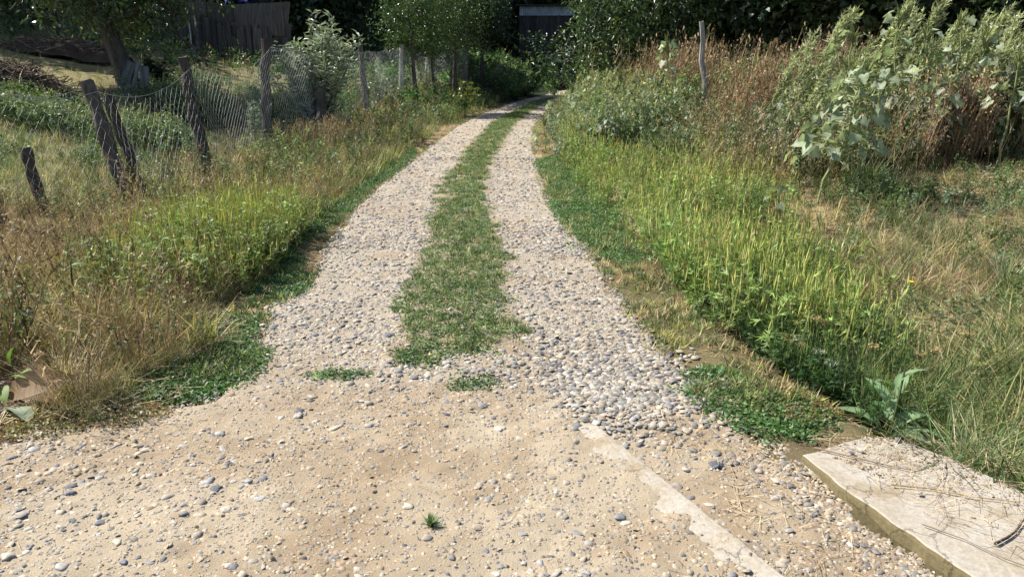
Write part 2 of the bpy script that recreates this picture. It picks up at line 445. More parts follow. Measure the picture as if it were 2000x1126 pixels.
M_EARTH = earth_mat("soil and litter")
M_ROAD = road_mat()
M_PEB = stone_mat("river pebbles", False)
M_STONE = stone_mat("river stone", True)
M_GRASS = leaf_mat("grass blades", .55, .32, .3)
M_DRY = leaf_mat("dry stalks", .75, .15, .15)
M_WEED = leaf_mat("weed leaves", .5, .32, .3)
M_VELVET = leaf_mat("felted broad leaf", .6, .30, .35, objvar=.22)
M_TREE = leaf_mat("tree leaves", .38, .2, .55)
M_BARK = wood_mat("bark", (.045, .038, .033), (.15, .13, .115), (9, 9, 2.2), .9)
M_POST = wood_mat("weathered post wood", (.028, .024, .022), (.115, .10, .088), (22, 22, 2.5), .8)
M_POSTL = wood_mat("bleached post wood", (.20, .18, .155), (.50, .47, .42), (22, 22, 2.5), .8)
M_PLANK = wood_mat("grey barn plank", (.04, .037, .035), (.125, .115, .105), (16, 16, 1.1), .6)  # wood darkened: the wall's deep shade is put into its colour
M_BOARD = wood_mat("dark board", (.07, .075, .08), (.21, .21, .215), (12, 12, 1.0), .4)
M_WIRE = plain_mat("galvanised wire", (.42, .42, .41), .7, .0, .12, 30, 0)
M_CONC = concrete_mat()
M_TWIG = leaf_mat("twigs and straw", .8, .0, .15)

# ------------------------------------------------------------------ setting: ground sheet and road sheet
def grid_mesh(name, X, Y, Z, K, mat, keep=None, smooth=True):
    ny, nx = X.shape
    V = np.stack([X.ravel(), Y.ravel(), Z.ravel()], 1)
    i = np.arange(ny - 1)[:, None] * nx + np.arange(nx - 1)[None]
    a, b, c, d = i, i + 1, i + nx + 1, i + nx
    T = np.stack([np.stack([a, b, c], -1), np.stack([a, c, d], -1)], 2).reshape(-1, 3)
    return raw_mesh(name, V, T, K.reshape(-1, 3), mat, smooth)

def soft_axis(lo, hi, fine_lo, fine_hi, step, grow):
    a = list(np.arange(fine_lo, fine_hi, step))
    s = step; p = a[-1]
    while p < hi: s *= grow; p = p + s; a.append(p)
    s = step; p = a[0]; pre = []
    while p > lo: s *= grow; p = p - s; pre.append(p)
    return np.array(pre[::-1] + a)

gx = soft_axis(-170, 170, -6.0, 7.0, .11, 1.10)
gy = soft_axis(-60, 230, 2.0, 10.0, .11, 1.07)
X, Y = np.meshgrid(gx, gy)
Z = height(X, Y)
inroad = np.minimum(sm(0, .25, X - Lx(Y)), sm(0, .25, Rx(Y) - X))
rough = .05 * (fbm(X, Y, 4, 40) - .5) + .03 * (fbm(X, Y, 16, 41, 2) - .5)
Z = Z + rough * (1 - inroad) - .06 * inroad
straw = np.array([.33, .235, .13]); soil = np.array([.17, .12, .075]); greenish = np.array([.085, .085, .035]); dkgreen = np.array([.03, .038, .018])
f1 = fbm(X, Y, .5, 50)[..., None]; f2 = fbm(X, Y, 1.7, 51)[..., None]
K = straw * sm(.42, .62, f2) + soil * (1 - sm(.42, .62, f2))
K = K * (1 - sm(.45, .6, f1)) + (greenish * .7 + K * .3) * sm(.45, .6, f1)
lotm = (sm(.5, 3, Lx(Y) - 2.6 - X) * sm(6, 9, Y))[..., None] * .75; K = K * (1 - lotm) + (np.array([.17, .155, .075]) * (.8 + .7 * f2)) * lotm
farm = sm(24, 40, Y)[..., None]; K = K * (1 - farm) + dkgreen * farm
ground = bpy.data.objects.new("ground", grid_mesh("ground", X, Y, Z, K, M_EARTH)); finish(ground, None, {"kind": "structure"})

# road sheet
ry = np.concatenate([np.arange(-6, 1.9, .3), np.arange(1.9, 5.2, .026), 5.2 * (75 / 5.2) ** np.linspace(0, 1, 190)])
tt = np.linspace(0, 1, 150)
YY = np.repeat(ry[:, None], len(tt), 1)
la = np.maximum(Lx(ry), -9.0); ra = np.minimum(Rx(ry), 9.0)
la = np.where(ry < 3.0, np.maximum(la, -8), la)
XX = np.empty_like(YY)
XX = la[:, None] + (ra - la)[:, None] * tt[None]
edge = np.minimum(XX - la[:, None], ra[:, None] - XX)
XX = XX + .10 * (fbm(XX, YY, 2.2, 60) - .5) * sm(.5, 0, edge)
ZZ = height(XX, YY) + .014 + road_micro(XX, YY) - .05 * sm(.12, 0, edge)
# ruts / damp silt
sand = np.array([0.426, 0.348, 0.246]); sand2 = np.array([0.377, 0.299, 0.205]); grit = np.array([0.328, 0.291, 0.238]); redd = np.array([0.303, 0.221, 0.139])
q = fbm(XX, YY, 1.6, 61)[..., None]
KK = sand * sm(.38, .6, q) + sand2 * (1 - sm(.38, .6, q))
tr = sm(3.3, 4.3, YY)[..., None]
KK = KK * (1 - .55 * tr) + grit * .55 * tr
rd = sm(.56, .68, fbm(XX, YY, 2.6, 62))[..., None] * .6
rd = np.clip(rd + .45 * (sm(.50, .66, fbm(XX, YY, 1.7, 78)) * sm(4.4, 3.8, YY))[..., None] + .55 * (sm(.45, .8, XX) * sm(3.6, 3.2, YY) * sm(.35, .6, fbm(XX, YY, 4, 63)))[..., None], 0, .8)
KK = KK * (1 - rd) + redd * rd
medm = (np.minimum(sm(-.1, .1, XX - MLx(YY)), sm(-.1, .1, MRx(YY) - XX)) * sm(3.9, 4.3, YY))[..., None]
KK = KK * (1 - .55 * medm) + np.array([.26, .20, .115]) * .55 * medm
road = bpy.data.objects.new("gravel_road", grid_mesh("gravel_road", XX, YY, ZZ, KK, M_ROAD)); finish(road, None, {"kind": "structure"})

def road_z(x, y): return height(x, y) + .014 + road_micro(x, y)

# ------------------------------------------------------------------ pebbles
def pebble_template(k=8, seed=0, full=False, two=False):
    r = np.random.default_rng(seed)
    el = r.uniform(.5, .92); ph = r.uniform(0, 2 * PI)
    rings = [(-.32, .86), (.02, 1.0), (.30, .70)] if not full else [(-.34, .80), (-.06, 1.0), (.20, .86), (.36, .50)]
    if two: rings = [(-.30, 1.0), (.22, .80)]
    V = []
    lob = 1 + .20 * r.standard_normal(k)
    for z, rad in rings:
        for j in range(k):
            a = 2 * PI * j / k
            rr = rad * lob[j] * (1 + .07 * r.standard_normal())
            V.append((rr * math.cos(a), rr * el * math.sin(a), z + .05 * r.standard_normal()))
    V.append((.06 * r.standard_normal(), .06 * r.standard_normal(), rings[-1][0] + .12))
    T = []
    for i in range(len(rings) - 1):
        for j in range(k):
            p = i * k + j; q_ = i * k + (j + 1) % k
            T += [(p, q_, q_ + k), (p, q_ + k, p + k)]
    b0 = (len(rings) - 1) * k
    for j in range(k): T.append((b0 + j, b0 + (j + 1) % k, len(V) - 1))
    V = np.array(V); c, s = math.cos(ph), math.sin(ph)
    V = V * .5
    return V, np.array(T), np.ones((len(V), 3))
PEB6 = [pebble_template(6, s, False, True) for s in range(14)]
PEB5 = [pebble_template(5, 30 + s, False, True) for s in range(10)]
PEB8 = [pebble_template(8, 50 + s) for s in range(12)]
PCOL = [(.095, .096, .102), (.14, .14, .146), (.20, .196, .19), (.275, .243, .192), (.33, .285, .222), (.34, .315, .272), (.25, .19, .135), (.41, .38, .34)]
PW = [.09, .16, .18, .19, .20, .10, .04, .04]

def track_mask(x, y):
    inr = np.minimum(sm(-.02, .15, x - Lx(y)), sm(-.02, .15, Rx(y) - x))
    med = np.minimum(sm(-.05, .12, x - MLx(y)), sm(-.05, .12, MRx(y) - x)) * sm(3.9, 4.3, y)
    return inr * (1 - .9 * med)

def dusty(k, amt):
    m = np.clip(amt * 2 * rng.random((len(k), 1)), 0, 1); return k * (1 - m) + np.array([.40, .33, .235]) * m
gp = Geo()
def lay(n, y0, y1, tm, smin, smax, dens, sink=.10, lo=Lx, hi=Rx, dust=.12, skew=1.6):
    x, y = field(n, y0, y1, lo, hi, dens, margin=.9)
    s = smin * (smax / smin) ** (rng.random(len(x)) ** skew)
    z = road_z(x, y) + s * .5 * (.30 - sink * 2 * rng.random(len(x)))
    sc = np.stack([s, s, s * rng.uniform(.26, .62, len(x))], 1)
    scatter(gp, tm, np.stack([x, y, z], 1), sc, dusty(mixcol(len(x), PCOL, PW, .14, .012), dust), tilt=.22)
# tracks: closely packed washed pebbles
dt = lambda x, y: track_mask(x, y) * np.clip(.25 + 1.5 * sm(.30, .55, fbm(x, y, 2.4, 70)), 0, 1) * sm(3.35, 4.1, y + .55 * (x > .2) + .25 * (vnoise(x, y, 3, 71) - .5))
lay(16000, 3.2, 7.5, PEB6, .018, .058, dt, .24)
lay(11500, 6.5, 14, PEB5, .024, .068, dt, .24)
lay(4300, 13, 40, PEB5, .040, .095, dt, .18)
# loose bank of clean pebbles beside the slab
heap = lambda x, y: np.exp(-(((x - .55 - .06 * (y - 3.5)) / .33) ** 2 + ((y - 3.75) / .42) ** 2)) * (slab_side(x, y) > -.02)
lay(14000, 3.0, 4.9, PEB6, .020, .055, heap, .04, lambda y: 0 * y - .1, lambda y: 0 * y + 1.25)
# sandy apron: scattered, half sunk, in drifts
ap = lambda x, y: np.clip(.16 + 1.1 * sm(.42, .66, fbm(x, y, 1.5, 72)) + .8 * sm(-1.2, -2.2, x), 0, 1) * sm(4.1, 3.3, y) * (1 - .8 * ((slab_side(x, y) < .0) & (slab_side(x, y) > -.07) & (y < 3.2))) * (x < Rx(y)) * (1 - .75 * np.exp(-(((x + .75) / .38) ** 2 + ((y - 3.05) / .45) ** 2)))
lay(17000, 1.7, 4.0, PEB6, .008, .046, ap, .30, lambda y: 0 * y - 3.3, lambda y: 0 * y + 1.8, .30, 2.0)
kf = lambda x, y: (x < Rx(y) + .02) * (x > Rx(y) - .34) * (y < 3.0)
lay(1100, 2.0, 3.1, PEB6, .012, .046, kf, .2, lambda y: 0 * y + .9, lambda y: 0 * y + 1.8)
def crumb(seed):
    r = np.random.default_rng(seed); V = [(math.cos(i * 1.257) * r.uniform(.35, .6), math.sin(i * 1.257) * r.uniform(.35, .6), -.12 + .1 * r.random()) for i in range(5)] + [(r.normal(0, .15), r.normal(0, .15), r.uniform(.2, .42))]
    return np.array(V), np.array([(i, (i + 1) % 5, 5) for i in range(5)]), np.ones((6, 3))
CRUMB = [crumb(s_) for s_ in range(8)]
def crumbs(n, y0, y1, s0, s1, cols, dens, lo, hi):
    x, y = field(n, y0, y1, lo, hi, dens, margin=.9); s_ = s0 * (s1 / s0) ** (rng.random(len(x)) ** 2)
    scatter(gp, CRUMB, np.stack([x, y, road_z(x, y)], 1), s_, mixcol(len(x), cols, None, .13, .01), tilt=.4)
SANDC = [(0.41, 0.332, 0.23), (0.369, 0.295, 0.201), (0.443, 0.369, 0.262), (0.312, 0.246, 0.164), (0.344, 0.303, 0.246)]
cd_ = lambda x, y: (.35 + sm(.35, .6, fbm(x, y, 2.5, 77))) * (x < Rx(y)) * (x > Lx(y))
crumbs(22000, 1.8, 4.3, .007, .026, SANDC + PCOL[1:5], cd_, lambda y: 0 * y - 3.2, lambda y: 0 * y + 1.8)
crumbs(9000, 1.9, 4.2, .008, .034, [(.25, .19, .13), (.30, .235, .16), (.20, .15, .10), (.35, .29, .21)], lambda x, y: (x < Rx(y)) * (x > Lx(y)) * sm(.50, .66, fbm(x, y, 1.7, 78)), lambda y: 0 * y - 2.4, lambda y: 0 * y + 1.5)
crumbs(9000, 4.0, 11, .012, .035, SANDC + PCOL[1:6], lambda x, y: track_mask(x, y), Lx, Rx)
crumbs(9000, 2.0, 3.1, .008, .030, [(.26, .20, .135), (.32, .25, .17), (.21, .16, .11), (.36, .30, .22)], lambda x, y: (x < Rx(y) + .03) * np.exp(-((x - Rx(y) + .06) / .16) ** 2), lambda y: 0 * y + .8, lambda y: 0 * y + 1.8)
gp.build("pebbles", M_PEB, smooth=True, kind="stuff")

# the largest loose stones in front of the camera, one by one
STONES = []
for s in range(10):
    V, T, K_ = pebble_template(10, 200 + s, True)
    STONES.append(raw_mesh("stone", V, T, None, M_STONE, True))
sx, sy = [], []
while len(sx) < 285:
    y = 2.0 + 2.2 * random.random() ** 1.2; x = random.uniform(-2.3, 1.5)
    if x > float(Rx(y)) - .05 or x < float(Lx(y)) or abs(x) > .72 * y + .3: continue
    left = x < -.9
    p = .12 + .75 * (left and y < 3.1) + .5 * (x > .4 and y > 2.4) + .8 * (float(vnoise(x, y, 1.8, 75)) > .6)
    if float(slab_side(x, y)) < 0 and float(slab_side(x, y)) > -.2: p *= .15
    if random.random() < p: sx.append(x); sy.append(y)
for x, y in zip(sx, sy):
    s = .026 * (2.6 ** (random.random() ** 1.9))
    o = bpy.data.objects.new("stone", random.choice(STONES))
    o.scale = (s, s * random.uniform(.6, 1.0), s * random.uniform(.4, .75))
    o.rotation_euler = (random.gauss(0, .15), random.gauss(0, .15), random.uniform(0, 6.28))
    o.location = (x, y, float(road_z(x, y)) + s * .01)
    finish(o, road)

# ------------------------------------------------------------------ old concrete pieces of the culvert
def slab_mesh(name, outline, ztop, depth, mat, res=.03, seed=0, wear=.012):
    """a cast slab from an outline (list of xy): worn top with broken edges and upright sides"""
    P = np.array(outline, float)
    pts = []
    for i in range(len(P)):                       # densify the outline with chipped wobble
        a, b = P[i], P[(i + 1) % len(P)]; n = max(2, int(np.linalg.norm(b - a) / res))
        for k in range(n):
            pts.append(a + (b - a) * k / n)
    Q = np.array(pts); c = Q.mean(0); n = len(Q)
    wob = (fbm(Q[:, 0], Q[:, 1], 9, seed, 3) - .5)[:, None] * 2 * wear
    Q = Q + wob * (Q - c) / np.linalg.norm(Q - c, axis=1)[:, None]
    zt = np.array([ztop(*p) for p in Q])
    g = Geo(); V = []; T = []
    levels = [(1.0, -depth), (1.0, -.018), (.992, -.004), (.975, .0)] + [(s, 0.) for s in (.93, .85, .74, .6, .44, .27, .1)]
    for s, dz in levels:
        R = c + (Q - c) * s
        z = np.array([ztop(*p) for p in R]) + dz + (.010 * (fbm(R[:, 0], R[:, 1], 6, seed + 3) - .5) if dz > -.01 else 0)
        V.append(np.column_stack([R, z if dz > -depth else zt - depth]))
    V = np.concatenate(V)
    for i in range(len(levels) - 1):
        for j in range(n):
            p = i * n + j; q_ = i * n + (j + 1) % n
            T += [(p, q_, q_ + n), (p, q_ + n, p + n)]
    last = (len(levels) - 1) * n
    V = np.concatenate([V, [[*c, ztop(*c)]]])
    for j in range(n): T.append((last + j, last + (j + 1) % n, len(V) - 1))
    g.add(V, T)
    return g.mesh(name, mat, False)

zk = .028
kerb_outline = [at(1566, 886, zk), at(1640, 948, zk), at(1770, 1042, zk), at(1900, 1136, zk), at(2080, 1266, zk), at(2330, 1160, zk), at(2010, 968, zk), at(1850, 888, zk), at(1770, 858, zk), at(1690, 846, zk)]
kerb_outline.reverse()
kerb = bpy.data.objects.new("concrete_slab", slab_mesh("concrete_slab", kerb_outline[::-1], lambda x, y: zk - .02 * (y - 2.9), .30, M_CONC, .03, 5))
finish(kerb, None, {"label": "raised concrete culvert slab with mossy tan side beside the long grass", "category": "concrete slab"})
d_ = (SLAB_B - SLAB_A) / np.linalg.norm(SLAB_B - SLAB_A); nrm = np.array([-d_[1], d_[0]])
if float(slab_side(*(SLAB_A + nrm))) > 0: nrm = -nrm
so = [tuple(SLAB_A - d_ * .02), tuple(SLAB_A + nrm * .10 - d_ * .06), tuple(SLAB_A + nrm * .34 + d_ * .15), tuple(SLAB_B + nrm * .42 + d_ * .5), tuple(SLAB_B + d_ * .5)]
flat = bpy.data.objects.new("concrete_slab", slab_mesh("concrete_slab", so, lambda x, y: .024 - .15 * max(0, -float(slab_side(x, y)) - .03) ** 1.0, .15, M_CONC, .03, 9))
finish(flat, None, {"label": "flat pale concrete strip half buried in the sandy road", "category": "concrete slab"})

# ------------------------------------------------------------------ plant templates (unit height unless said)
def blade(r, L, wd, bend, lean, az, segs=2, base=(0, 0, 0), col=(1, 1, 1), tip=(1, 1, 1)):
    """one tapering, arching blade"""
    t = np.linspace(0, 1, segs + 1)
    out = np.sin(lean) * t * L + bend * L * t ** 2
    up = np.cos(lean) * t * L - .35 * abs(bend) * L * t ** 2
    ca, sa = math.cos(az), math.sin(az)
    ctr = np.stack([base[0] + out * ca, base[1] + out * sa, base[2] + up], 1)
    side = np.array([-sa, ca, 0]); wv = wd * (1 - t ** 1.5) * .5
    V = np.concatenate([ctr[:-1] - side * wv[:-1, None], ctr[:-1] + side * wv[:-1, None], ctr[-1:]])
    n = segs; T = []
    for i in range(n - 1): T += [(i, n + i, n + i + 1), (i, n + i + 1, i + 1)]
    T.append((n - 1, 2 * n - 1, 2 * n))
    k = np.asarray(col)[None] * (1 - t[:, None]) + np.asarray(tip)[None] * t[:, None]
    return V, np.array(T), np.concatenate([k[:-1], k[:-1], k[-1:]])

def tuft(seed, n=12, L=(.5, 1), wd=.02, bend=.35, lean=.35, spread=.1, segs=3, tip=(1.15, 1.1, 1)):
    r = np.random.default_rng(seed); g = Geo()
    for i in range(n):
        a = r.uniform(0, 2 * PI); q = r.uniform(0, spread); b = r.uniform(0, 2 * PI)
        v = r.uniform(.75, 1.2)
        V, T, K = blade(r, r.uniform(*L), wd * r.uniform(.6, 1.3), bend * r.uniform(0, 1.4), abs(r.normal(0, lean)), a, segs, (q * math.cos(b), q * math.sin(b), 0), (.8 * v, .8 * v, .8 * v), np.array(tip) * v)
        g.add(V, T, K)
    return g.arrays()

def diamond(c, d, nrm, L, W, fold=.0, col=(1, 1, 1)):
    """a pointed leaf of two or four faces, from base c along d"""
    d = d / np.linalg.norm(d); s = np.cross(d, nrm); s /= np.linalg.norm(s) + 1e-9; n = np.cross(s, d)
    V = [c, c + d * L * .45 + s * W * .5 + n * fold * W, c + d * L - n * .12 * L, c + d * L * .45 - s * W * .5 + n * fold * W]
    return np.array(V), np.array([(0, 1, 2), (0, 2, 3)]), np.tile(np.asarray(col, float), (4, 1))

def chip(c, d, nrm, L, W, col=(1, 1, 1)):
    """a small leaf: one narrow face"""
    d = d / np.linalg.norm(d); s_ = np.cross(d, nrm); s_ /= np.linalg.norm(s_) + 1e-9
    return np.array([c + s_ * W * .5, c - s_ * W * .5, c + d * L]), np.array([(0, 1, 2)]), np.tile(np.asarray(col, float), (3, 1))

def spike(c, e, rad):
    """a slender seed spike, thickest below its middle"""
    V, T = tube(np.stack([c, c + (e - c) * .4, e]), [rad * .3, rad, rad * .05], 3, cap=False)
    idx = np.array([0, 0, 0, 1, 2, 3, 4, 4, 4]); P = np.stack([c, V[3], V[4], V[5], e])
    return P, np.array([(0, 1, 2), (0, 2, 3), (0, 3, 1), (1, 4, 2), (2, 4, 3), (3, 4, 1)])

def lobed(g, r, c, d, L, col):
    """a finely divided leaf: midrib sliver with narrow lobes in pairs"""
    d = d / np.linalg.norm(d); up = np.array([0, 0, 1.]); s = np.cross(d, up); s /= np.linalg.norm(s) + 1e-9
    V, T, K = chip(c, d, up, L, L * .07, col); g.add(V, T, K)
    for f in (.3, .52, .75):
        for sg in (-1, 1):
            b = c + d * L * f; e = b + (s * sg * .9 + d * .55 + up * r.normal(0, .15)) * L * .40 * (1.15 - f * .6)
            wv = d * L * .05
            g.add([b - wv, b + wv, e], [(0, 1, 2)], np.asarray(col) * r.uniform(.8, 1.25))

def ragweed(seed, spikes=9, leaves=34):
    """bushy plant: branching from low down, finely cut leaves, short upright seed spikes"""
    r = np.random.default_rng(seed); g = Geo()
    top = np.array([r.normal(0, .06), r.normal(0, .06), .84]); V, T = spike(np.zeros(3), top, .006); g.add(V, T, (.8, .9, .7))
    br = [(top * .25, top)]
    for i in range(6):
        a = i * 1.05 + r.normal(0, .3); c = top * r.uniform(.08, .5); L = r.uniform(.16, .30)
        e = c + np.array([math.cos(a) * L, math.sin(a) * L, L * r.uniform(.9, 1.6)]); V, T = spike(c, e, .004); g.add(V, T, (.8, .9, .7)); br.append((c, e))
    for i in range(leaves):
        c0, e0 = br[r.integers(0, len(br))]; f = r.uniform(.0, .95); c = c0 * (1 - f) + e0 * f
        a = r.uniform(0, 2 * PI); d = np.array([math.cos(a), math.sin(a), r.uniform(-.3, .9)]); L = r.uniform(.07, .13) * (1.15 - .4 * f); n_ = np.array([r.normal(0, .5), r.normal(0, .5), 1.])
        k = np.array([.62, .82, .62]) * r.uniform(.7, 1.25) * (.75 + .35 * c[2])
        sd = np.cross(d, n_); sd /= np.linalg.norm(sd) + 1e-9
        for sg, l2 in ((0, 1.0), (.75, .75), (-.75, .75)):
            V, T, K = chip(c + d * L * .2 * abs(sg), d + sd * sg, n_, L * l2, L * .19, k * r.uniform(.85, 1.2)); g.add(V, T, K)
    for i in range(spikes):
        c0, e0 = br[i % len(br)]; q = 1.0 if i < len(br) else r.uniform(.7, .95); c = c0 * (1 - q) + e0 * q
        e = c + np.array([r.normal(0, .022), r.normal(0, .022), r.uniform(.09, .19)])
        V, T = spike(c, e, .0072); g.add(V, T, np.array([1.2, 1.15, 1.0]) * r.uniform(.85, 1.2))
    return g.arrays()

def leafy_weed(seed, leaves=26, spikes=7, lw=.055, ll=.13, tall=1.0, plume=1.0):
    """amaranth-like weed: leafy stem and clustered seed spikes above"""
    r = np.random.default_rng(seed); g = Geo()
    top = np.array([r.normal(0, .08), r.normal(0, .08), .85 * tall])
    V, T = tube(np.array([(0, 0, 0), top * .5 + [r.normal(0, .02), 0, 0], top]), [.008, .006, .003], 3, cap=False); g.add(V, T, (.9, .85, .75))
    br = [(np.zeros(3), top)]
    for i in range(5):
        a = r.uniform(0, 2 * PI); f = r.uniform(.25, .7); c = top * f
        e = c + np.array([math.cos(a) * .2, math.sin(a) * .2, r.uniform(.2, .35)])
        V, T = spike(c, e, .004); g.add(V, T, (.9, .85, .75)); br.append((c, e))
    for i in range(leaves):
        c0, e0 = br[r.integers(0, len(br))]; f = r.uniform(.1, 1); c = c0 * (1 - f) + e0 * f
        a = r.uniform(0, 2 * PI); d = np.array([math.cos(a), math.sin(a), r.uniform(-.5, .5)])
        V, T, K = chip(c, d, np.array([r.normal(0, .6), r.normal(0, .6), 1]), ll * r.uniform(.5, 1.1), lw * r.uniform(.6, 1.2), np.array([.7, .85, .85]) * r.uniform(.65, 1.25)); g.add(V, T, K)
    for i in range(spikes):
        c0, e0 = br[i % len(br)]
        c = e0 * .9 + c0 * .1; e = e0 + np.array([r.normal(.02, .05), r.normal(0, .05), r.uniform(.08, .2) * plume])
        V, T = spike(c, e, .0085); g.add(V, T, np.array([1.2, 1.12, .95]) * r.uniform(.8, 1.2))
    return g.arrays()

def bush_weed(seed, leaves=38, spires=6, ll=.085, lw=.055, broad=0):
    """bushy weed: leaves facing every way, fuzzy seed spires at the top"""
    r = np.random.default_rng(seed); g = Geo()
    top = np.array([r.normal(0, .08), r.normal(0, .08), .84]); V, T = spike(np.zeros(3), top, .008); g.add(V, T, (.9, .85, .7))
    br = [(top * .3, top)]
    for i in range(6):
        a = r.uniform(0, 2 * PI); c = top * r.uniform(.2, .7); e = c + np.array([math.cos(a) * .24, math.sin(a) * .24, r.uniform(.12, .34)])
        V, T = spike(c, e, .004); g.add(V, T, (.9, .85, .7)); br.append((c, e))
    for i in range(leaves):
        c0, e0 = br[r.integers(0, len(br))]; f = r.uniform(.05, 1); c = c0 * (1 - f) + e0 * f + r.normal(0, .03, 3)
        V, T, K = chip(c, r.normal(0, 1, 3) + [0, 0, -.1], r.normal(0, 1, 3), ll * r.uniform(.6, 1.2), lw * r.uniform(.7, 1.3), np.array([.72, .85, .85]) * r.uniform(.6, 1.3)); g.add(V, T, K)
    for i in range(broad):
        c0, e0 = br[r.integers(0, len(br))]; f = r.uniform(.2, 1); c = c0 * (1 - f) + e0 * f + r.normal(0, .06, 3); a = r.uniform(0, 2 * PI)
        V, T, K = diamond(c, np.array([math.cos(a), math.sin(a), -.8]), np.array([math.cos(a) * .6, math.sin(a) * .6, 1]), r.uniform(.10, .16), r.uniform(.09, .13), .12, np.array([.95, 1.0, 1.15]) * r.uniform(.75, 1.15)); g.add(V, T, K)
    for i in range(spires):
        c0, e0 = br[i % len(br)]; e = e0 + np.array([r.normal(.03, .05), r.normal(0, .05), r.uniform(.08, .18)]); kk = np.array([1.15, 1.08, .9]) * r.uniform(.8, 1.2)
        for j in range(6):
            p = e0 + (e - e0) * j / 6
            V, T, K = chip(p, (e - e0) * 6 + r.normal(0, .8, 3), r.normal(0, 1, 3), r.uniform(.04, .07), .027, kk * r.uniform(.75, 1.25)); g.add(V, T, K)
    return g.arrays()

def dry_weed(seed, twigs=14, bits=24):
    """dead, branching stalk with seed husks"""
    r = np.random.default_rng(seed); g = Geo()
    top = np.array([r.normal(0, .12), r.normal(0, .12), .9])
    V, T = spike(np.zeros(3), top, .006); g.add(V, T, (.75, .7, .65))
    ends = [(top * .6, top)]
    for i in range(twigs):
        a = r.uniform(0, 2 * PI); c = top * r.uniform(.2, .95)
        e = c + np.array([math.cos(a) * r.uniform(.05, .22), math.sin(a) * r.uniform(.05, .22), r.uniform(.04, .28)])
        s = np.array([-math.sin(a), math.cos(a), 0]) * .004
        g.add([c - s, c + s, e], [(0, 1, 2)], np.array([1, .95, .9]) * r.uniform(.6, 1.2)); ends.append((c, e))
    for i in range(bits):
        c, e = ends[r.integers(0, len(ends))]; f = r.uniform(.4, 1); p = c * (1 - f) + e * f
        d = r.normal(0, 1, 3)
        V, T, K = chip(p, d, r.normal(0, 1, 3), r.uniform(.025, .06), r.uniform(.014, .03), np.array([1.0, .93, .86]) * r.uniform(.5, 1.1)); g.add(V, T, K)
    return g.arrays()

def mat_plant(seed, n=11, ls=.225):
    """low creeping mat: small leaves close to the ground, unit radius ~.5"""
    r = np.random.default_rng(seed); g = Geo()
    for i in range(n):
        a = r.uniform(0, 2 * PI); q = .5 * math.sqrt(r.random()); c = np.array([q * math.cos(a), q * math.sin(a), r.uniform(.02, .28)])
        b = r.uniform(0, 2 * PI); d = np.array([math.cos(b), math.sin(b), r.uniform(-.1, .9)])
        V, T, K = chip(c, d, np.array([r.normal(0, .5), r.normal(0, .5), 1]), ls * r.uniform(.6, 1.4), ls * .55 * r.uniform(.7, 1.3), np.array([1, 1, 1]) * r.uniform(.6, 1.35)); g.add(V, T, K)
    return g.arrays()

def leaf_spray(seed, n=14, rad=.22, ls=.11, aspect=.42, droop=.25, one=False):
    """spray of leaves round a twig tip"""
    r = np.random.default_rng(seed); g = Geo()
    for i in range(n):
        c = r.normal(0, rad * .55, 3); d = c / (np.linalg.norm(c) + 1e-6) + r.normal(0, .6, 3); d[2] -= droop
        kk = np.array([1, 1, 1]) * r.uniform(.7, 1.3); nn = r.normal(0, .5, 3) + [0, 0, 1]
        V, T, K = chip(c, d, nn, ls * r.uniform(.6, 1.25), ls * aspect * 1.3 * r.uniform(.7, 1.3), kk) if one else diamond(c, d, nn, ls * r.uniform(.6, 1.25), ls * aspect * r.uniform(.7, 1.3), .2, kk)
        g.add(V, T, K)
    return g.arrays()

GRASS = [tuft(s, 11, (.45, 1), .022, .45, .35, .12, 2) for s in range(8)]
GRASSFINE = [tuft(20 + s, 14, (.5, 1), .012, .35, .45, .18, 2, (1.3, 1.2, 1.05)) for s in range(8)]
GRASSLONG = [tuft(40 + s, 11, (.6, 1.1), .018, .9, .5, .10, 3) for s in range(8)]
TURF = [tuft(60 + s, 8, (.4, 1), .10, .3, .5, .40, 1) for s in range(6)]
RAG = [ragweed(s) for s in range(7)]
WEED = [leafy_weed(80 + s) for s in range(7)]
WEEDBIG = [leafy_weed(90 + s, 40, 15, .05, .11, 1, 1.3) for s in range(6)]
BUSH = [bush_weed(180 + s) for s in range(6)]
BUSHB = [bush_weed(190 + s, 26, 4, .085, .055, 16) for s in range(5)]
FARW = [bush_weed(95 + s, 26, 3, .15, .10) for s in range(5)]
DRY = [dry_weed(100 + s) for s in range(7)]
MATP = [mat_plant(120 + s) for s in range(6)]

G_BRIGHT = (.44, .445, .17); G_MID = (.165, .205, .085); G_DEEP = (.085, .14, .045); G_GREY = (.23, .26, .16); G_YEL = (.40, .37, .14)
D_STRAW = (.52, .43, .27); D_TAN = (.41, .315, .19); D_BROWN = (.265, .205, .135); D_RED = (.325, .235, .155); D_DARK = (.12, .085, .055)

def patchcol(x, y, A, B, f=.7, seed=0, jitter=.18):
    """two palettes that trade places in patches"""
    n = len(x); m = rng.random(n) < sm(.40, .60, fbm(x, y, f, seed))
    return np.where(m[:, None], mixcol(n, A, None, jitter), mixcol(n, B, None, jitter))

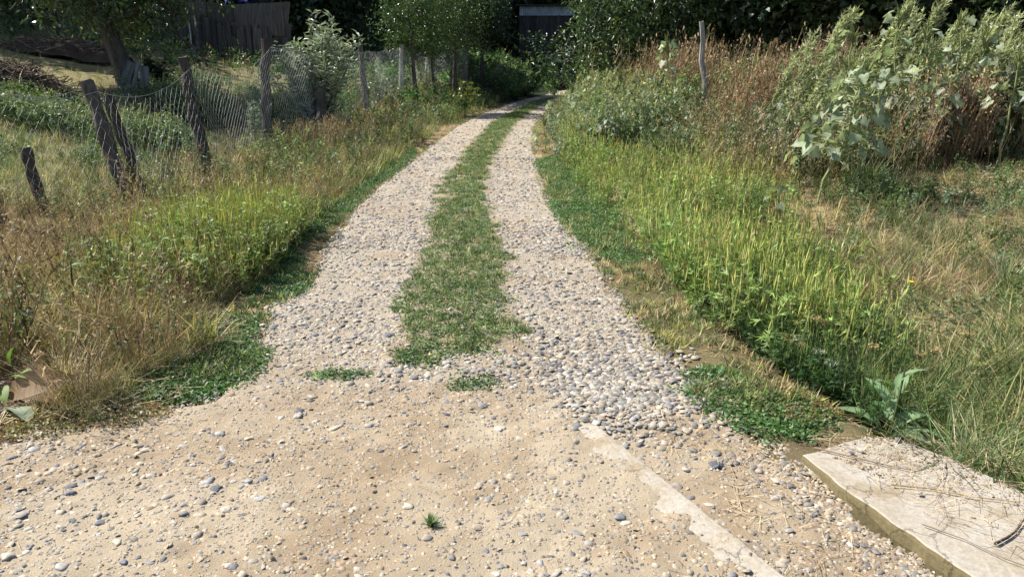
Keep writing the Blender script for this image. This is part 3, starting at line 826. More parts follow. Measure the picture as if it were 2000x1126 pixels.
# ------------------------------------------------------------------ ground cover
g = Geo()      # creeping mat down the middle and along the edges
med = lambda x, y: np.clip(sm(.20, .42, fbm(x, y, 2.6, 130)) * np.minimum(sm(-.02, .16, x - MLx(y) + .22 * (vnoise(x, y, 5, 135) - .5)), sm(-.0, .18, MRx(y) - x + .22 * (vnoise(x, y, 5, 136) - .5))) * sm(4.0, 4.55, y + .9 * (vnoise(x, y, 4, 137) - .5)) * 1.3, 0, 1)
x, y = field(14500, 3.95, 38, lambda y: MLx(y) - .1, lambda y: MRx(y) + .1, med)
hg = rng.uniform(.045, .085, len(x)) * (1 + .03 * y)
scatter(g, MATP, np.stack([x, y, road_z(x, y) - .01], 1), np.stack([hg * 1.25, hg * 1.25, hg * .9], 1), mixcol(len(x), [(.13, .20, .065), (.09, .155, .05), (.11, .20, .06), D_TAN, (.18, .24, .08)], [4, 3, 4, .5, 1.8]), .12)
patches = [(-1.70, 3.95, .30, .42, 1.0), (-1.9, 4.5, .3, .4, .8), (-1.78, 5.55, .22, .45, 1.0), (-2.1, 6.2, .3, .5, .8), (1.12, 3.62, .22, .34, 1.0), (1.30, 3.36, .24, .24, .9), (.85, 9.3, .38, 2.4, 1.0), (.78, 12.6, .36, 1.6, .9), (1.0, 6.9, .2, .7, .6), (.85, 7.0, .1, .5, .5), (.55, 6.9, .08, .12, .5), (-.20, 3.74, .13, .09, .5), (-.95, 3.85, .16, .08, .5), (-.55, 4.12, .16, .10, .7), (-2.15, 9, .25, 2.2, .9), (-2.1, 13, .3, 2.5, .9)]
for (cx, cy, rx, ry_, dn) in patches:
    n = int(3400 * rx * ry_ * 3.1 * dn / (1 + .05 * max(cy - 4, 0)))
    a = rng.uniform(0, 2 * PI, n); q = np.sqrt(rng.random(n)) * (1 + .35 * (rng.random(n) - .5))
    x = cx + rx * q * np.cos(a); y = cy + ry_ * q * np.sin(a)
    ok = rng.random(n) < .25 + 1.2 * sm(.3, .55, fbm(x, y, 4, 131))
    x, y = x[ok], y[ok]
    hg = rng.uniform(.05, .10, len(x))
    inr = (x > Lx(y)) & (x < Rx(y))
    z = np.where(inr, road_z(x, y) - .01, height(x, y) + .0)
    scatter(g, MATP, np.stack([x, y, z], 1), np.stack([hg * 1.2, hg * 1.2, hg * 1.1], 1), mixcol(len(x), [(.10, .18, .055), G_DEEP, (.075, .17, .045), (.13, .21, .06)], [3, 3, 3, 2]), .2)
# reddish-olive ground herb round the culvert and left corner
for (cx, cy, rx, ry_, n) in [(1.42, 3.52, .22, .25, 500), (1.85, 3.0, .3, .2, 150), (-1.95, 3.36, .28, .14, 420), (-2.3, 3.2, .3, .1, 160)]:
    a = rng.uniform(0, 2 * PI, n); q = np.sqrt(rng.random(n)); x = cx + rx * q * np.cos(a); y = cy + ry_ * q * np.sin(a)
    hg = rng.uniform(.04, .08, n)
    scatter(g, MATP, ground_pts(x, y, .01), hg, mixcol(n, [(.16, .17, .05), (.22, .19, .06), (.26, .12, .06), D_TAN], [3, 3, 1, 1]), .2)
g.build("creeping_turf", M_WEED, kind="stuff")

g = Geo()      # short grass blades in the turf
x, y = field(6500, 3.95, 30, lambda y: MLx(y) - .12, lambda y: MRx(y) + .12, med)
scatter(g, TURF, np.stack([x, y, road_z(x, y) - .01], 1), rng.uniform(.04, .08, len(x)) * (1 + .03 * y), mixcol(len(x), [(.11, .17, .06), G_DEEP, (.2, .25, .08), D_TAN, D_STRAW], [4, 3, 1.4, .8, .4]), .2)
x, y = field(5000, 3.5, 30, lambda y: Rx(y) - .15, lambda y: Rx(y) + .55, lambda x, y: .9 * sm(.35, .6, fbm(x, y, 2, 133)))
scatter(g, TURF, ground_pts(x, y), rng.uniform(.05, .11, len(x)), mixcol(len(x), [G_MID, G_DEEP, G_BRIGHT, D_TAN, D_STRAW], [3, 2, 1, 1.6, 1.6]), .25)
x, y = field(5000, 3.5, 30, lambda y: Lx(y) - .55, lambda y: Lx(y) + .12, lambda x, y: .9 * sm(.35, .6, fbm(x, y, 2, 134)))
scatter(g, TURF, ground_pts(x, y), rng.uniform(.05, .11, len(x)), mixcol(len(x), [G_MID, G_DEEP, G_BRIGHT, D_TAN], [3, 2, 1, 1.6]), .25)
g.build("short_grass", M_GRASS, kind="stuff")

# ------------------------------------------------------------------ left verge
g = Geo()      # dry fine grass
lv = lambda x, y: (np.hypot(x + 2.52, y - 3.62) > .36) * (1 - .92 * np.exp(-(((x + 2.5) / .45) ** 2 + ((y - 6.4) / .9) ** 2))) * np.clip(.15 + 1.3 * sm(.36, .56, fbm(x, y, .8, 140) + .22 * sm(9, 5, y) - .25 * sm(12, 22, y)), 0, 1)
x, y = field(6300, 3.3, 26, lambda y: Lx(y) * 0 - 5.2 - .1 * y, lambda y: np.where(y < 3.9, -2.0, Lx(y) - .30), lv)
hh = rng.uniform(.22, .46, len(x)) * (.55 + .45 * sm(0, .9, Lx(y) - x)) * (1 - .45 * sm(-3.5, -4.5, x))
scatter(g, GRASSFINE, ground_pts(x, y), np.stack([hh, hh, hh], 1), patchcol(x, y, [D_STRAW, D_TAN, (.44, .31, .165), (.38, .25, .13), D_BROWN], [(.32, .30, .14), (.22, .23, .10), D_STRAW, D_TAN], .9, 141), .42)
x, y = field(1800, 3.3, 20, lambda y: y * 0 - 5.5, lambda y: np.where(y < 3.9, -2.0, Lx(y) - .35), lv)
scatter(g, DRY, ground_pts(x, y), rng.uniform(.25, .55, len(x)), mixcol(len(x), [D_TAN, D_BROWN, D_RED, D_STRAW, D_DARK], [3, 3, 1.5, 1.5, .8]), .3)
# orange-brown dead patches further along the fence
for (cx, cy, rx, ry_, n, kk) in [(-3.5, 15.0, .9, 1.6, 260, D_RED), (-3.4, 21.5, .8, 2.0, 260, D_RED), (-4.3, 24, .9, 2, 240, D_TAN)]:
    x = rng.normal(cx, rx * .6, n); y = rng.normal(cy, ry_ * .6, n)
    scatter(g, DRY, ground_pts(x, y), rng.uniform(.4, .75, n), mixcol(n, [kk, D_TAN, D_STRAW], [3, 2, 1]), .25)
x, y = field(200, 3.6, 10, lambda y: y * 0 - 5, lambda y: Lx(y) - .5)
scatter(g, DRY, ground_pts(x, y), rng.uniform(.45, .8, len(x)), mixcol(len(x), [D_STRAW, (.5, .42, .28), D_DARK, D_TAN]), .5)
g.build("dry_verge_grass", M_DRY, kind="stuff")

g = Geo()      # green verge weeds along the fence, thinning into the dry grass
gv = lambda x, y: np.clip(sm(.40, .56, fbm(x, y, .75, 145) + .16 * sm(6, 12, y)) * (1 - .75 * ((y < 5.2) & (x < -1.9))), 0, 1)
x, y = field(2300, 3.8, 34, lambda y: Lx(y) - 3.0, lambda y: Lx(y) - .28, gv)
hh = rng.uniform(.22, .5, len(x)) * (.6 + .4 * sm(.1, 1.0, Lx(y) - x)) * (1 + .014 * y)
scatter(g, WEED, ground_pts(x, y), np.stack([hh * .9, hh * .9, hh], 1), mixcol(len(x), [G_MID, G_GREY, G_DEEP, G_BRIGHT, G_YEL], [3, 2, 2, 1.5, .4]), .2)
x, y = field(3400, 4.2, 32, lambda y: Lx(y) - 3.0, lambda y: Lx(y) - .22, gv)
scatter(g, GRASS, ground_pts(x, y), rng.uniform(.18, .42, len(x)), mixcol(len(x), [G_MID, G_BRIGHT, G_DEEP, (.26, .24, .08), D_STRAW], [3, 2.4, 1.4, 2, 1.1]), .25)
g.build("green_verge_weeds", M_WEED, kind="stuff")

g = Geo()      # bright ragweed stand on the left
n = 600
x = rng.normal(-2.5, .32, n); y = rng.normal(6.5, .66, n); ok = x < Lx(y) - .22
x, y = x[ok], y[ok]
scatter(g, RAG, ground_pts(x, y), rng.uniform(.40, .66, len(x)), mixcol(len(x), [G_BRIGHT, (.38, .41, .15), G_YEL, G_MID], [5, 3, 1, .4], .12), .12)
x, y = field(600, 9, 26, lambda y: Lx(y) - 1.6, lambda y: Lx(y) - .3, lambda x, y: sm(.5, .62, fbm(x, y, .5, 147)))
scatter(g, RAG, ground_pts(x, y), rng.uniform(.35, .62, len(x)), mixcol(len(x), [G_BRIGHT, G_MID, G_GREY, G_YEL], [3, 2, 2, .5], .15), .12)
g.build("ragweed_stand", M_WEED, kind="stuff")

# ------------------------------------------------------------------ right verge: ragweed belt
g = Geo()
rb = lambda x, y: np.clip(sm(.02, .22, x - Rx(y) - .28) * sm(1.9 + .18 * (y - 5), 1.1 + .18 * (y - 5), x - Rx(y)) * (.22 + 1.1 * sm(.34, .52, fbm(x, y, 1.1, 150))), 0, 1)
x, y = field(2800, 4.5, 17, lambda y: Rx(y) + .2, lambda y: Rx(y) + 3.2, rb)
hh = rng.uniform(.44, .62, len(x)) * (.50 + .50 * sm(.2, .75, x - Rx(y))) * (.38 + 1.3 * fbm(x, y, 1.0, 149, 2))
scatter(g, RAG, ground_pts(x, y), np.stack([hh, hh, hh * 1.1], 1), patchcol(x, y, [G_BRIGHT, G_BRIGHT, G_YEL, (.30, .36, .13)], [(.27, .34, .12), (.36, .40, .15), G_MID, D_TAN, G_BRIGHT], .9, 151, .16), .16)
x = rng.normal(1.78, .30, 330); y = rng.normal(5.35, .50, 330); ok = x > Rx(y) + .35; x, y = x[ok], y[ok]
scatter(g, RAG, ground_pts(x, y), rng.uniform(.5, .76, len(x)), mixcol(len(x), [G_BRIGHT, (.36, .41, .15), (.27, .35, .12)], [3, 3, 1.5], .12), .12)
g.build("bright_ragweed_belt", M_WEED, kind="stuff")

g = Geo()      # mixed tan and green grasses behind and in front of the ragweed on the right
x, y = field(4900, 2.75, 13, lambda y: Rx(y) + np.where(y < 4.4, .75, .9), lambda y: y * 0 + 9, lambda x, y: np.clip(.25 + sm(.3, .55, fbm(x, y, 1.1, 152)), 0, 1) * (1 - .8 * sm(1.1, .5, np.hypot((x - 6.2) / 1.5, (y - 9.0) / 1.0))))
hh = rng.uniform(.12, .40, len(x)) * (.5 + .8 * fbm(x, y, 1.4, 158))
scatter(g, GRASS, ground_pts(x, y), hh, patchcol(x, y, [D_STRAW, D_TAN, (.30, .28, .15), G_MID, D_BROWN], [G_MID, G_GREY, (.25, .28, .13), G_DEEP, G_DEEP, D_STRAW], 1.0, 159), .5)
x, y = field(2100, 2.6, 4.6, lambda y: 1.75 + .12 * (y - 2.6) + .25 * (y < 2.9), lambda y: y * 0 + 4.2, lambda x, y: (.25 + sm(.3, .55, fbm(x, y, 1.6, 153))) * (1 - .95 * (np.hypot(x - 1.78, y - 3.25) < .34)))
hh = rng.uniform(.22, .48, len(x))
scatter(g, GRASSLONG, ground_pts(x, y), hh, mixcol(len(x), [G_MID, (.20, .26, .10), D_STRAW, (.44, .38, .2), G_GREY, G_DEEP], [3.4, 3, 1.5, 1.3, 1.3, 2.2]), .5)
x, y = field(1500, 4.2, 9, lambda y: Rx(y) + 1.5, lambda y: y * 0 + 7, lambda x, y: sm(.4, .6, fbm(x, y, 1.3, 154)))
scatter(g, GRASSFINE, ground_pts(x, y), rng.uniform(.18, .40, len(x)), mixcol(len(x), [D_STRAW, D_TAN, (.27, .24, .10), D_RED], [3, 3, 2, .8]), .55)
x, y = field(1250, 3.4, 10, lambda y: Rx(y) + 1.2, lambda y: y * 0 + 8.5, lambda x, y: sm(.44, .58, fbm(x, y, 1.2, 156)))
scatter(g, BUSH, ground_pts(x, y), rng.uniform(.16, .36, len(x)), mixcol(len(x), [G_MID, G_GREY, G_DEEP, (.25, .27, .12)]), .5)
x = np.concatenate([rng.normal(4.0, .35, 110), rng.normal(5.2, .3, 60)]); y = np.concatenate([rng.normal(7.9, .3, 110), rng.normal(7.7, .25, 60)])
scatter(g, BUSH, ground_pts(x, y), rng.uniform(.18, .42, 170), mixcol(170, [G_DEEP, G_MID, G_GREY], [3, 2, 2]), .4)
g.build("field_grass", M_GRASS, kind="stuff")

g = Geo()      # feathery green herbs in the ditch beside the culvert
x = rng.normal(1.95, .28, 380); y = rng.normal(4.15, .36, 380); ok = x > Rx(y) + .45; x, y = x[ok], y[ok]
scatter(g, RAG, ground_pts(x, y), rng.uniform(.30, .48, len(x)), mixcol(len(x), [G_MID, G_DEEP, (.10, .155, .06)], [3, 3, 2]), .2)
x = rng.uniform(1.9, 3.6, 420); y = rng.uniform(2.6, 4.2, 420); ok = (x > 1.62 + .8 * np.maximum(0, 3.3 - y)) & (np.hypot(x - 1.78, y - 3.25) > .30) ; x, y = x[ok], y[ok]
scatter(g, WEED, ground_pts(x, y), rng.uniform(.15, .32, len(x)), mixcol(len(x), [G_MID, G_DEEP, (.15, .21, .06)], [3, 3, 1]), .35)
g.build("ditch_herbs", M_WEED, kind="stuff")

# brown dead weeds on the bank, right
g = Geo()
db = lambda x, y: np.clip(sm(.30, .5, fbm(x, y, .55, 160)), .12, 1)
x, y = field(2500, 8.6, 22, lambda y: Rx(y) + 1.5 + .02 * y, lambda y: y * 0 + 9, lambda x, y: db(x, y) * (1 - .95 * ((y < 9.6) & (x > 4.9))))
hh = rng.uniform(.55, 1.15, len(x)) * (.6 + .5 * sm(.8, 2.5, x - Rx(y)))
scatter(g, DRY, ground_pts(x, y), np.stack([hh * .75, hh * .75, hh], 1), patchcol(x, y, [D_TAN, D_BROWN, (.28, .215, .14), (.24, .22, .13), D_DARK], [(.27, .26, .14), (.22, .23, .12), D_TAN, (.20, .21, .12)], .6, 161), .28, 0.3)
# reddish seed-heads against the trees and a tight russet clump
for (cx, cy, rx, ry_, n, h0, h1, kk) in [(3.9, 18.5, 1.0, .8, 300, 1.5, 2.2, (.37, .275, .175)), (5.45, 9.75, .36, .25, 330, .9, 1.3, (.43, .31, .21)), (4.4, 12.6, .9, .7, 380, 1.1, 1.75, (.31, .215, .14)), (5.6, 15, 1.2, .8, 200, 1.4, 2.0, D_RED), (6.8, 10.0, .9, .35, 320, .6, 1.2, (.22, .19, .11))]:
    x = rng.normal(cx, rx * .6, n); y = rng.normal(cy, ry_ * .6, n)
    hh = rng.uniform(h0, h1, n)
    scatter(g, DRY, ground_pts(x, y), np.stack([hh * .6, hh * .6, hh], 1), mixcol(n, [kk, D_BROWN, D_TAN], [4, 1, 1]), .16, .2)
g.build("dead_weed_stalks", M_DRY, kind="stuff")

# green thicket among and behind the dead weeds
g = Geo()
x, y = field(1500, 13, 32, lambda y: Rx(y) + .35, lambda y: Rx(y) + 6.5, lambda x, y: np.clip(.2 + sm(.32, .5, fbm(x, y, .4, 165)) - .8 * sm(2.4, 3.2, x - Rx(y)) * (y < 17), 0, 1))
hh = rng.uniform(.9, 1.55, len(x)) * (.40 + .60 * sm(.1, 1.5, x - Rx(y)))
scatter(g, BUSH, ground_pts(x, y), np.stack([hh * .75, hh * .75, hh], 1), mixcol(len(x), [G_GREY, (.20, .24, .11), G_MID, (.25, .27, .11)], [3, 3, 2, 1.5], .14), .14, .2)
x, y = field(1900, 8.8, 16, lambda y: y * 0 + 2.2, lambda y: y * 0 + 9.5, lambda x, y: sm(.40, .54, fbm(x, y, .7, 166)) * (1 - ((x > 4.6) & (y < 9.7))))
hh = rng.uniform(.4, 1.05, len(x))
scatter(g, BUSH, ground_pts(x, y), hh, mixcol(len(x), [G_GREY, G_MID, G_DEEP, (.10, .14, .07)], [3, 2, 2, 2], .16), .2)
x, y = field(700, 10.2, 14, lambda y: y * 0 + 4.2, lambda y: y * 0 + 10.5, lambda x, y: 1.0 * (np.abs(x / y - .475) > .03))
hh = rng.uniform(1.0, 1.7, len(x))
scatter(g, BUSH, ground_pts(x, y), np.stack([hh * .6, hh * .6, hh], 1), mixcol(len(x), [G_GREY, (.20, .24, .11), G_MID], [3, 3, 2], .14), .18, .2)
x, y = field(420, 13, 24, lambda y: Rx(y) + .25, lambda y: Rx(y) + 2.6)
hh = rng.uniform(.7, 1.25, len(x)) * (.35 + .65 * sm(.1, 1.3, x - Rx(y)))
scatter(g, BUSHB, ground_pts(x, y), hh, mixcol(len(x), [(.28, .31, .22), (.23, .27, .18), G_GREY], None, .12), .2)
x, y = field(260, 9.6, 12, lambda y: y * 0 + 4.4, lambda y: y * 0 + 9, lambda x, y: .75 * (np.abs(x / y - .475) > .03))
scatter(g, BUSHB, ground_pts(x, y), rng.uniform(.9, 1.7, len(x)), mixcol(len(x), [(.28, .31, .22), (.23, .27, .18), G_GREY], None, .12), .2)
x, y = field(330, 9.7, 12.2, lambda y: y * 0 + 3.6, lambda y: y * 0 + 8.8, lambda x, y: 1.0 * (np.abs(x / y - .475) > .025))
scatter(g, BUSHB, ground_pts(x, y), rng.uniform(.8, 1.55, len(x)) * np.where(x < 4.6, .8, 1.0), mixcol(len(x), [(.25, .29, .19), (.20, .245, .15), G_DEEP, G_GREY], [3, 3, 1.5, 2], .14), .2)
g.build("weed_thicket", M_WEED, kind="stuff")

# ------------------------------------------------------------------ beyond the fence: lot grass, brambles
g = Geo()
x, y = field(5600, 8.2, 34, lambda y: -.75 * y - 2, lambda y: Lx(y) - 2.9, lambda x, y: np.clip(.15 + 1.2 * sm(.36, .55, fbm(x, y, .45, 170)), 0, 1))
scatter(g, GRASS, ground_pts(x, y), rng.uniform(.14, .34, len(x)) * (1 + .01 * y), mixcol(len(x), [G_GREY, G_MID, G_DEEP, (.24, .22, .10), D_TAN, D_STRAW], [3, 3, 2, 2.2, 1.4, 1.2]), .3)
x, y = field(2600, 9, 24, lambda y: -.75 * y - 1, lambda y: Lx(y) - 3.1, lambda x, y: sm(.42, .6, fbm(x, y, .5, 171)))
scatter(g, GRASS, ground_pts(x, y), rng.uniform(.12, .3, len(x)), mixcol(len(x), [(.30, .34, .17), G_GREY, D_STRAW, (.34, .31, .15)], [3, 2, 2, 2]), .35)
g.build("lot_grass", M_GRASS, kind="stuff")
g = Geo()
mounds = [(-8.0, 13.2, 1.0, .8, 230, .6), (-6.3, 13.0, .9, .7, 260, .65), (-9.3, 14.5, 1.1, .9, 230, .6), (-6.2, 16.5, .9, .8, 220, .8), (-7.2, 17.2, .9, .8, 220, .8), (-10.5, 14, 1.2, .8, 200, .5), (-5.9, 11.2, .7, .7, 160, .35), (-8, 10.6, 1.5, .6, 260, .35), (-5.6, 19, .8, 1.5, 240, .8), (-8.0, 21.5, 2.0, 1.0, 200, .5), (-5.2, 22, .7, 2.0, 240, .9)]
for (cx, cy, rx, ry_, n, h0) in mounds:
    x = rng.normal(cx, rx * .5, n); y = rng.normal(cy, ry_ * .5, n)
    n_ = int(n * .62); x, y = x[:n_], y[:n_]; n = n_; hh = rng.uniform(.6, 1.1, n) * h0
    scatter(g, BUSH, ground_pts(x, y), np.stack([hh * 1.2, hh * 1.2, hh], 1), mixcol(n, [G_GREY, G_MID, G_DEEP, (.14, .19, .09)], [2, 3, 3, 2]), .4)
g.build("bramble_mounds", M_WEED, kind="stuff")

# far verges, both sides, and the ground cover under the trees
g = Geo()
x, y = field(1000, 20, 52, lambda y: Lx(y) - 5, lambda y: Lx(y) - .4, lambda x, y: .3 + sm(.3, .5, fbm(x, y, .4, 172)))
hh = rng.uniform(.4, .95, len(x)) * (.55 + .45 * sm(.3, 1.6, Lx(y) - x))
scatter(g, FARW, ground_pts(x, y), hh, mixcol(len(x), [G_MID, G_GREY, G_DEEP, (.13, .24, .06), (.22, .24, .09)], [3, 2, 2, 2, 1.5]), .2)
x, y = field(600, 34, 60, lambda y: Lx(y) - 12, lambda y: Rx(y) + 9, lambda x, y: 1 - .95 * ((x > Lx(y) - .3) & (x < Rx(y) + .3)))
scatter(g, FARW, ground_pts(x, y), rng.uniform(.5, 1.3, len(x)), mixcol(len(x), [G_MID, G_DEEP, (.10, .19, .05)], [3, 3, 2]), .2)
x, y = field(500, 24, 46, lambda y: -.8 * y, lambda y: Lx(y) - 5, None)
scatter(g, FARW, ground_pts(x, y), rng.uniform(.4, .9, len(x)), mixcol(len(x), [G_MID, G_DEEP, D_TAN], [3, 3, .6]), .25)
g.build("far_verge_weeds", M_WEED, kind="stuff")

# ================================================================== THINGS
def thing(name, label, cat, loc=(0, 0, 0), group=None, rz=0.0):
    o = bpy.data.objects.new(name, None); o.empty_display_size = .2
    o.location = loc; o.rotation_euler = (0, 0, rz)
    p = {"label": label, "category": cat}
    if group: p["group"] = group
    return finish(o, None, p)

def pt(px, py, Y):
    """the point at distance Y in front of the camera that lies behind pixel px, py"""
    u = (px - 1000) / FPX; v = (563 - py) / FPX
    t = Y / (math.cos(PITCH) + v * math.sin(PITCH))
    return np.array([u * t, Y, CAM_H + t * (-math.sin(PITCH) + v * math.cos(PITCH))])

def foot(px, Y, py=200):
    p = pt(px, py, Y); return np.array([p[0], Y, float(height(p[0], Y))])

def copy_thing(src, loc, label, group=None, rz=0.0, sc=None):
    c = src.copy(); C.objects.link(c); c.location = loc; c.rotation_euler = (0, 0, rz); c["label"] = label
    if sc is not None: c.scale = sc
    if group: c["group"] = group
    for ch in src.children:
        d = ch.copy(); C.objects.link(d); d.parent = c
    return c

# ------------------------------------------------------------------ trees
def make_tree(name, label, loc, h, r, cr, base_h, seed, spr, cols, ncl=700, lean=(0, 0), nlimb=8, flat=.75, group=None, droop=.3, cscale=1.0, wts=None, bias=(0, 0), bark=None):
    q = np.random.default_rng(seed)
    root = thing(name, label, "tree", loc, group)
    wood = Geo()
    n = 7; t = np.linspace(0, 1, n)
    P = np.stack([lean[0] * t ** 1.3 + .08 * r * q.standard_normal(n) * 3 * t, lean[1] * t ** 1.3 + .08 * r * q.standard_normal(n) * 3 * t, -.25 + (h * .78 + .25) * t], 1)
    rad = r * (1.18 - .95 * t ** .8); rad[0] = r * 1.45; rad[1] = r * 1.02
    V, T = tube(P, rad, 10); V += .10 * r * (q.random((len(V), 1)) - .5); wood.add(V, T)
    cl = []
    for i in range(nlimb):
        f = base_h / h + (.72 - base_h / h) * (i + .3) / nlimb
        f = max(.12, min(.74, f)); z0 = h * f
        c = np.array([np.interp(z0, P[:, 2], P[:, k]) for k in range(3)])
        a = i * 2.4 + q.normal(0, .35); L = cr * q.uniform(.75, 1.05) * (1.0 if f < .5 else .8)
        m = 6; s = np.linspace(0, 1, m)
        B = c + np.stack([np.cos(a) * L * s + bias[0] * s * cr, np.sin(a) * L * s + bias[1] * s * cr, L * (.55 * s - (.45 + droop) * s ** 2)], 1) + q.normal(0, .05 * L, (m, 3)) * s[:, None]
        V, T = tube(B, np.interp(s, [0, 1], [r * .42, r * .06]), 6); wood.add(V, T)
        for j in range(8):
            g_ = q.uniform(.25, 1); k0 = np.array([np.interp(g_, s, B[:, k]) for k in range(3)])
            d = q.normal(0, 1, 3); d[2] = abs(d[2]) * .7 - droop * .6; d /= np.linalg.norm(d); l2 = L * q.uniform(.18, .42)
            E = np.stack([k0, k0 + d * l2 * .5 + [0, 0, .04 * l2], k0 + d * l2 - [0, 0, .1 * l2]])
            V, T = tube(E, [r * .10, r * .06, r * .025], 4, cap=False); wood.add(V, T)
            for f2 in (.35, .7, 1.0, 1.0):
                cl.append(k0 + d * l2 * f2 + q.normal(0, .10 * cr * .5, 3))
    # filling out towards a lumpy outline
    while len(cl) < ncl:
        u_ = q.normal(0, 1, 3); u_ /= np.linalg.norm(u_); rr = q.uniform(.45, 1.0) ** .6
        lob = .78 + .5 * float(vnoise(u_[0] * 2 + 5, u_[1] * 2 + u_[2] * 3 + 7, 1.0, seed))
        z = base_h + (h - base_h) * .5 + u_[2] * rr * lob * (h - base_h) * .5
        p = np.array([lean[0] * z / h + (u_[0] + bias[0]) * rr * lob * cr, lean[1] * z / h + (u_[1] + bias[1]) * rr * lob * cr, z])
        if float(vnoise(p[0] * 1.1 / cr * 3, p[1] / cr * 3 + p[2] * 1.3, 1.0, seed + 3)) > .34: cl.append(p)
    cl = np.array(cl[:max(ncl, 200)])
    cg = Geo()
    scatter(cg, spr, cl, q.uniform(.75, 1.25, len(cl)) * cscale, mixcol(len(cl), cols, wts, .15), tilt=.5)
    wood.build("trunk", bark or M_BARK, root, smooth=True)
    cg.build("crown", M_TREE, root)
    return root

SP_WAL = [leaf_spray(300 + s, 13, .24, .16, .42, .35) for s in range(6)]
SP_SML = [leaf_spray(320 + s, 15, .17, .085, .45, .1) for s in range(6)]
SP_FAR = [leaf_spray(340 + s, 16, .45, .26, .55, .3, True) for s in range(6)]
T_GREEN = [(.055, .095, .042), (.04, .075, .035), (.09, .135, .05), (.14, .185, .055)]
T_DARK = [(.042, .07, .036), (.055, .085, .042), (.065, .105, .04)]

b = gnd(258, 176)
TREE_AT = b
make_tree("walnut_tree", "broad dark tree with a stout leaning trunk and boards propped against it", b, 5.6, b[1] * .0125, 2.45, 1.5, 7, SP_WAL, T_GREEN, 2300, lean=(-1.5, .2), nlimb=11, droop=.45, bias=(.10, -.05), cscale=.9)
b = foot(1246, 29.0)
make_tree("walnut_tree", "large glossy leaved tree whose low crown droops behind the weed bank", b, 8.2, .30, 3.45, 1.1, 8, SP_WAL, T_GREEN, 1900, lean=(.5, .2), nlimb=12, bias=(.06, 0), droop=.5, cscale=1.35)
GRT = "small trees along the wire fence"
b = gnd(850, 205)
make_tree("small_tree", "small leafy tree with a thin crooked dark trunk nearest the road", b, 4.6, .075, 1.15, 1.9, 9, SP_SML, [(.07, .12, .03), (.05, .095, .028), (.11, .16, .04)], 420, lean=(-.25, 0), nlimb=6, droop=.15, group=GRT, cscale=1.15)
b = gnd(888, 192)
make_tree("small_tree", "forked small tree standing just past the thin crooked one", b, 4.8, .085, 1.3, 1.7, 10, SP_SML, [(.06, .10, .03), (.05, .09, .028), (.12, .16, .035)], 420, lean=(.1, .2), nlimb=6, droop=.2, group=GRT, cscale=1.15)
b = gnd(812, 205)
make_tree("small_tree", "bushy small tree overhanging the wire netting beside a pale post", b, 4.3, .10, .95, 1.5, 12, SP_SML, [(.065, .115, .03), (.05, .10, .03), (.10, .16, .04)], 380, lean=(-.15, 0), nlimb=6, droop=.15, group=GRT, cscale=1.15)
b = foot(942, 36)
make_tree("small_tree", "dim grey green tree in the shade before the bend of the road", b, 5.4, .11, 1.25, 2.2, 13, SP_SML, T_DARK, 620, nlimb=8, droop=.3, group=GRT, cscale=1.6)

GB = "dark trees closing the view"
backs = [
    # px, Y, height, crown radius, label
    (90, 33, 8.5, 4.2, "dense dark tree at the far edge of the open lot, left of the plank wall"),
    (-120, 27, 8.0, 4.0, "shady tree beyond the brush pile at the edge of the lot"),
    (330, 38, 9.5, 4.6, "tall dark tree rising directly behind the grey plank wall"),
    (620, 37, 9.0, 4.2, "black shaded tree right of the plank wall behind the silvery shrub"),
    (690, 43, 9.5, 4.4, "deeply shaded tree filling the gap behind the wire netting"),
    (850, 60, 9.0, 4.4, "dark tree far behind the fork of the small trees"),
    (940, 66, 10.0, 4.6, "shadowed tree beyond the bend, left of the blue lit shed"),
    (1150, 68, 10.5, 4.8, "dark tree behind the blue lit shed, above the end of the road"),
    (1330, 40, 9.5, 4.8, "dark tree behind the drooping glossy crown"),
    (1440, 31, 8.8, 4.3, "dark green tree behind the bleached post"),
    (1560, 28, 8.6, 4.2, "dark tree behind the reddish stalks and first weed plume"),
    (1690, 25, 8.4, 4.0, "black shaded tree in the gap between the tall weed plumes"),
    (1830, 24, 8.6, 4.2, "dark tree behind the widest group of weed plumes"),
    (1985, 22, 8.4, 4.2, "dark tree at the edge of the field behind the last plumes"),
    (2170, 20, 8.0, 4.0, "tree closing the field side beyond the last weed plumes"),
]
protos = []
for i, (px, Y, h, cr, lab) in enumerate(backs):
    b = foot(px, Y)
    if i < 4:
        o = make_tree("dark_tree", lab, b, 9.0, .22, 4.3, .7, 40 + i, SP_FAR, T_DARK, 1250, nlimb=10, droop=.4, group=GB)
        protos.append(o); o.scale = (cr / 4.3, cr / 4.3, h / 9.0)
    else:
        copy_thing(protos[(i * 7) % 4], b, lab, GB, i * 1.9, (cr / 4.3, cr / 4.3, h / 9.0))

g = Geo()      # leaf mass on the added slope, blocking sky between the trees
n = 3400
y = rng.uniform(62, 82, n); x = rng.uniform(-75, 80, n) ; z = height(x, y) + rng.uniform(.3, 11, n)
ok = np.abs(x) < .85 * y + 6
x, y, z = x[ok], y[ok], z[ok]
scatter(g, SP_FAR, np.stack([x, y, z], 1), rng.uniform(2.2, 3.6, len(x)), mixcol(len(x), T_DARK, None, .15), tilt=.6)
n = 2000       # and along the lot's far side
x = np.concatenate([rng.uniform(-48, -15, n), rng.uniform(12, 46, n)]); y = np.where(x < 0, rng.uniform(40, 50, 2 * n), rng.uniform(28, 48, 2 * n)); z = height(x, y) + rng.uniform(.2, 9, 2 * n)
scatter(g, SP_FAR, np.stack([x, y, z], 1), rng.uniform(1.8, 2.8, 2 * n), mixcol(2 * n, T_DARK, None, .15), tilt=.6)
g.build("far_woods", M_TREE, kind="stuff")

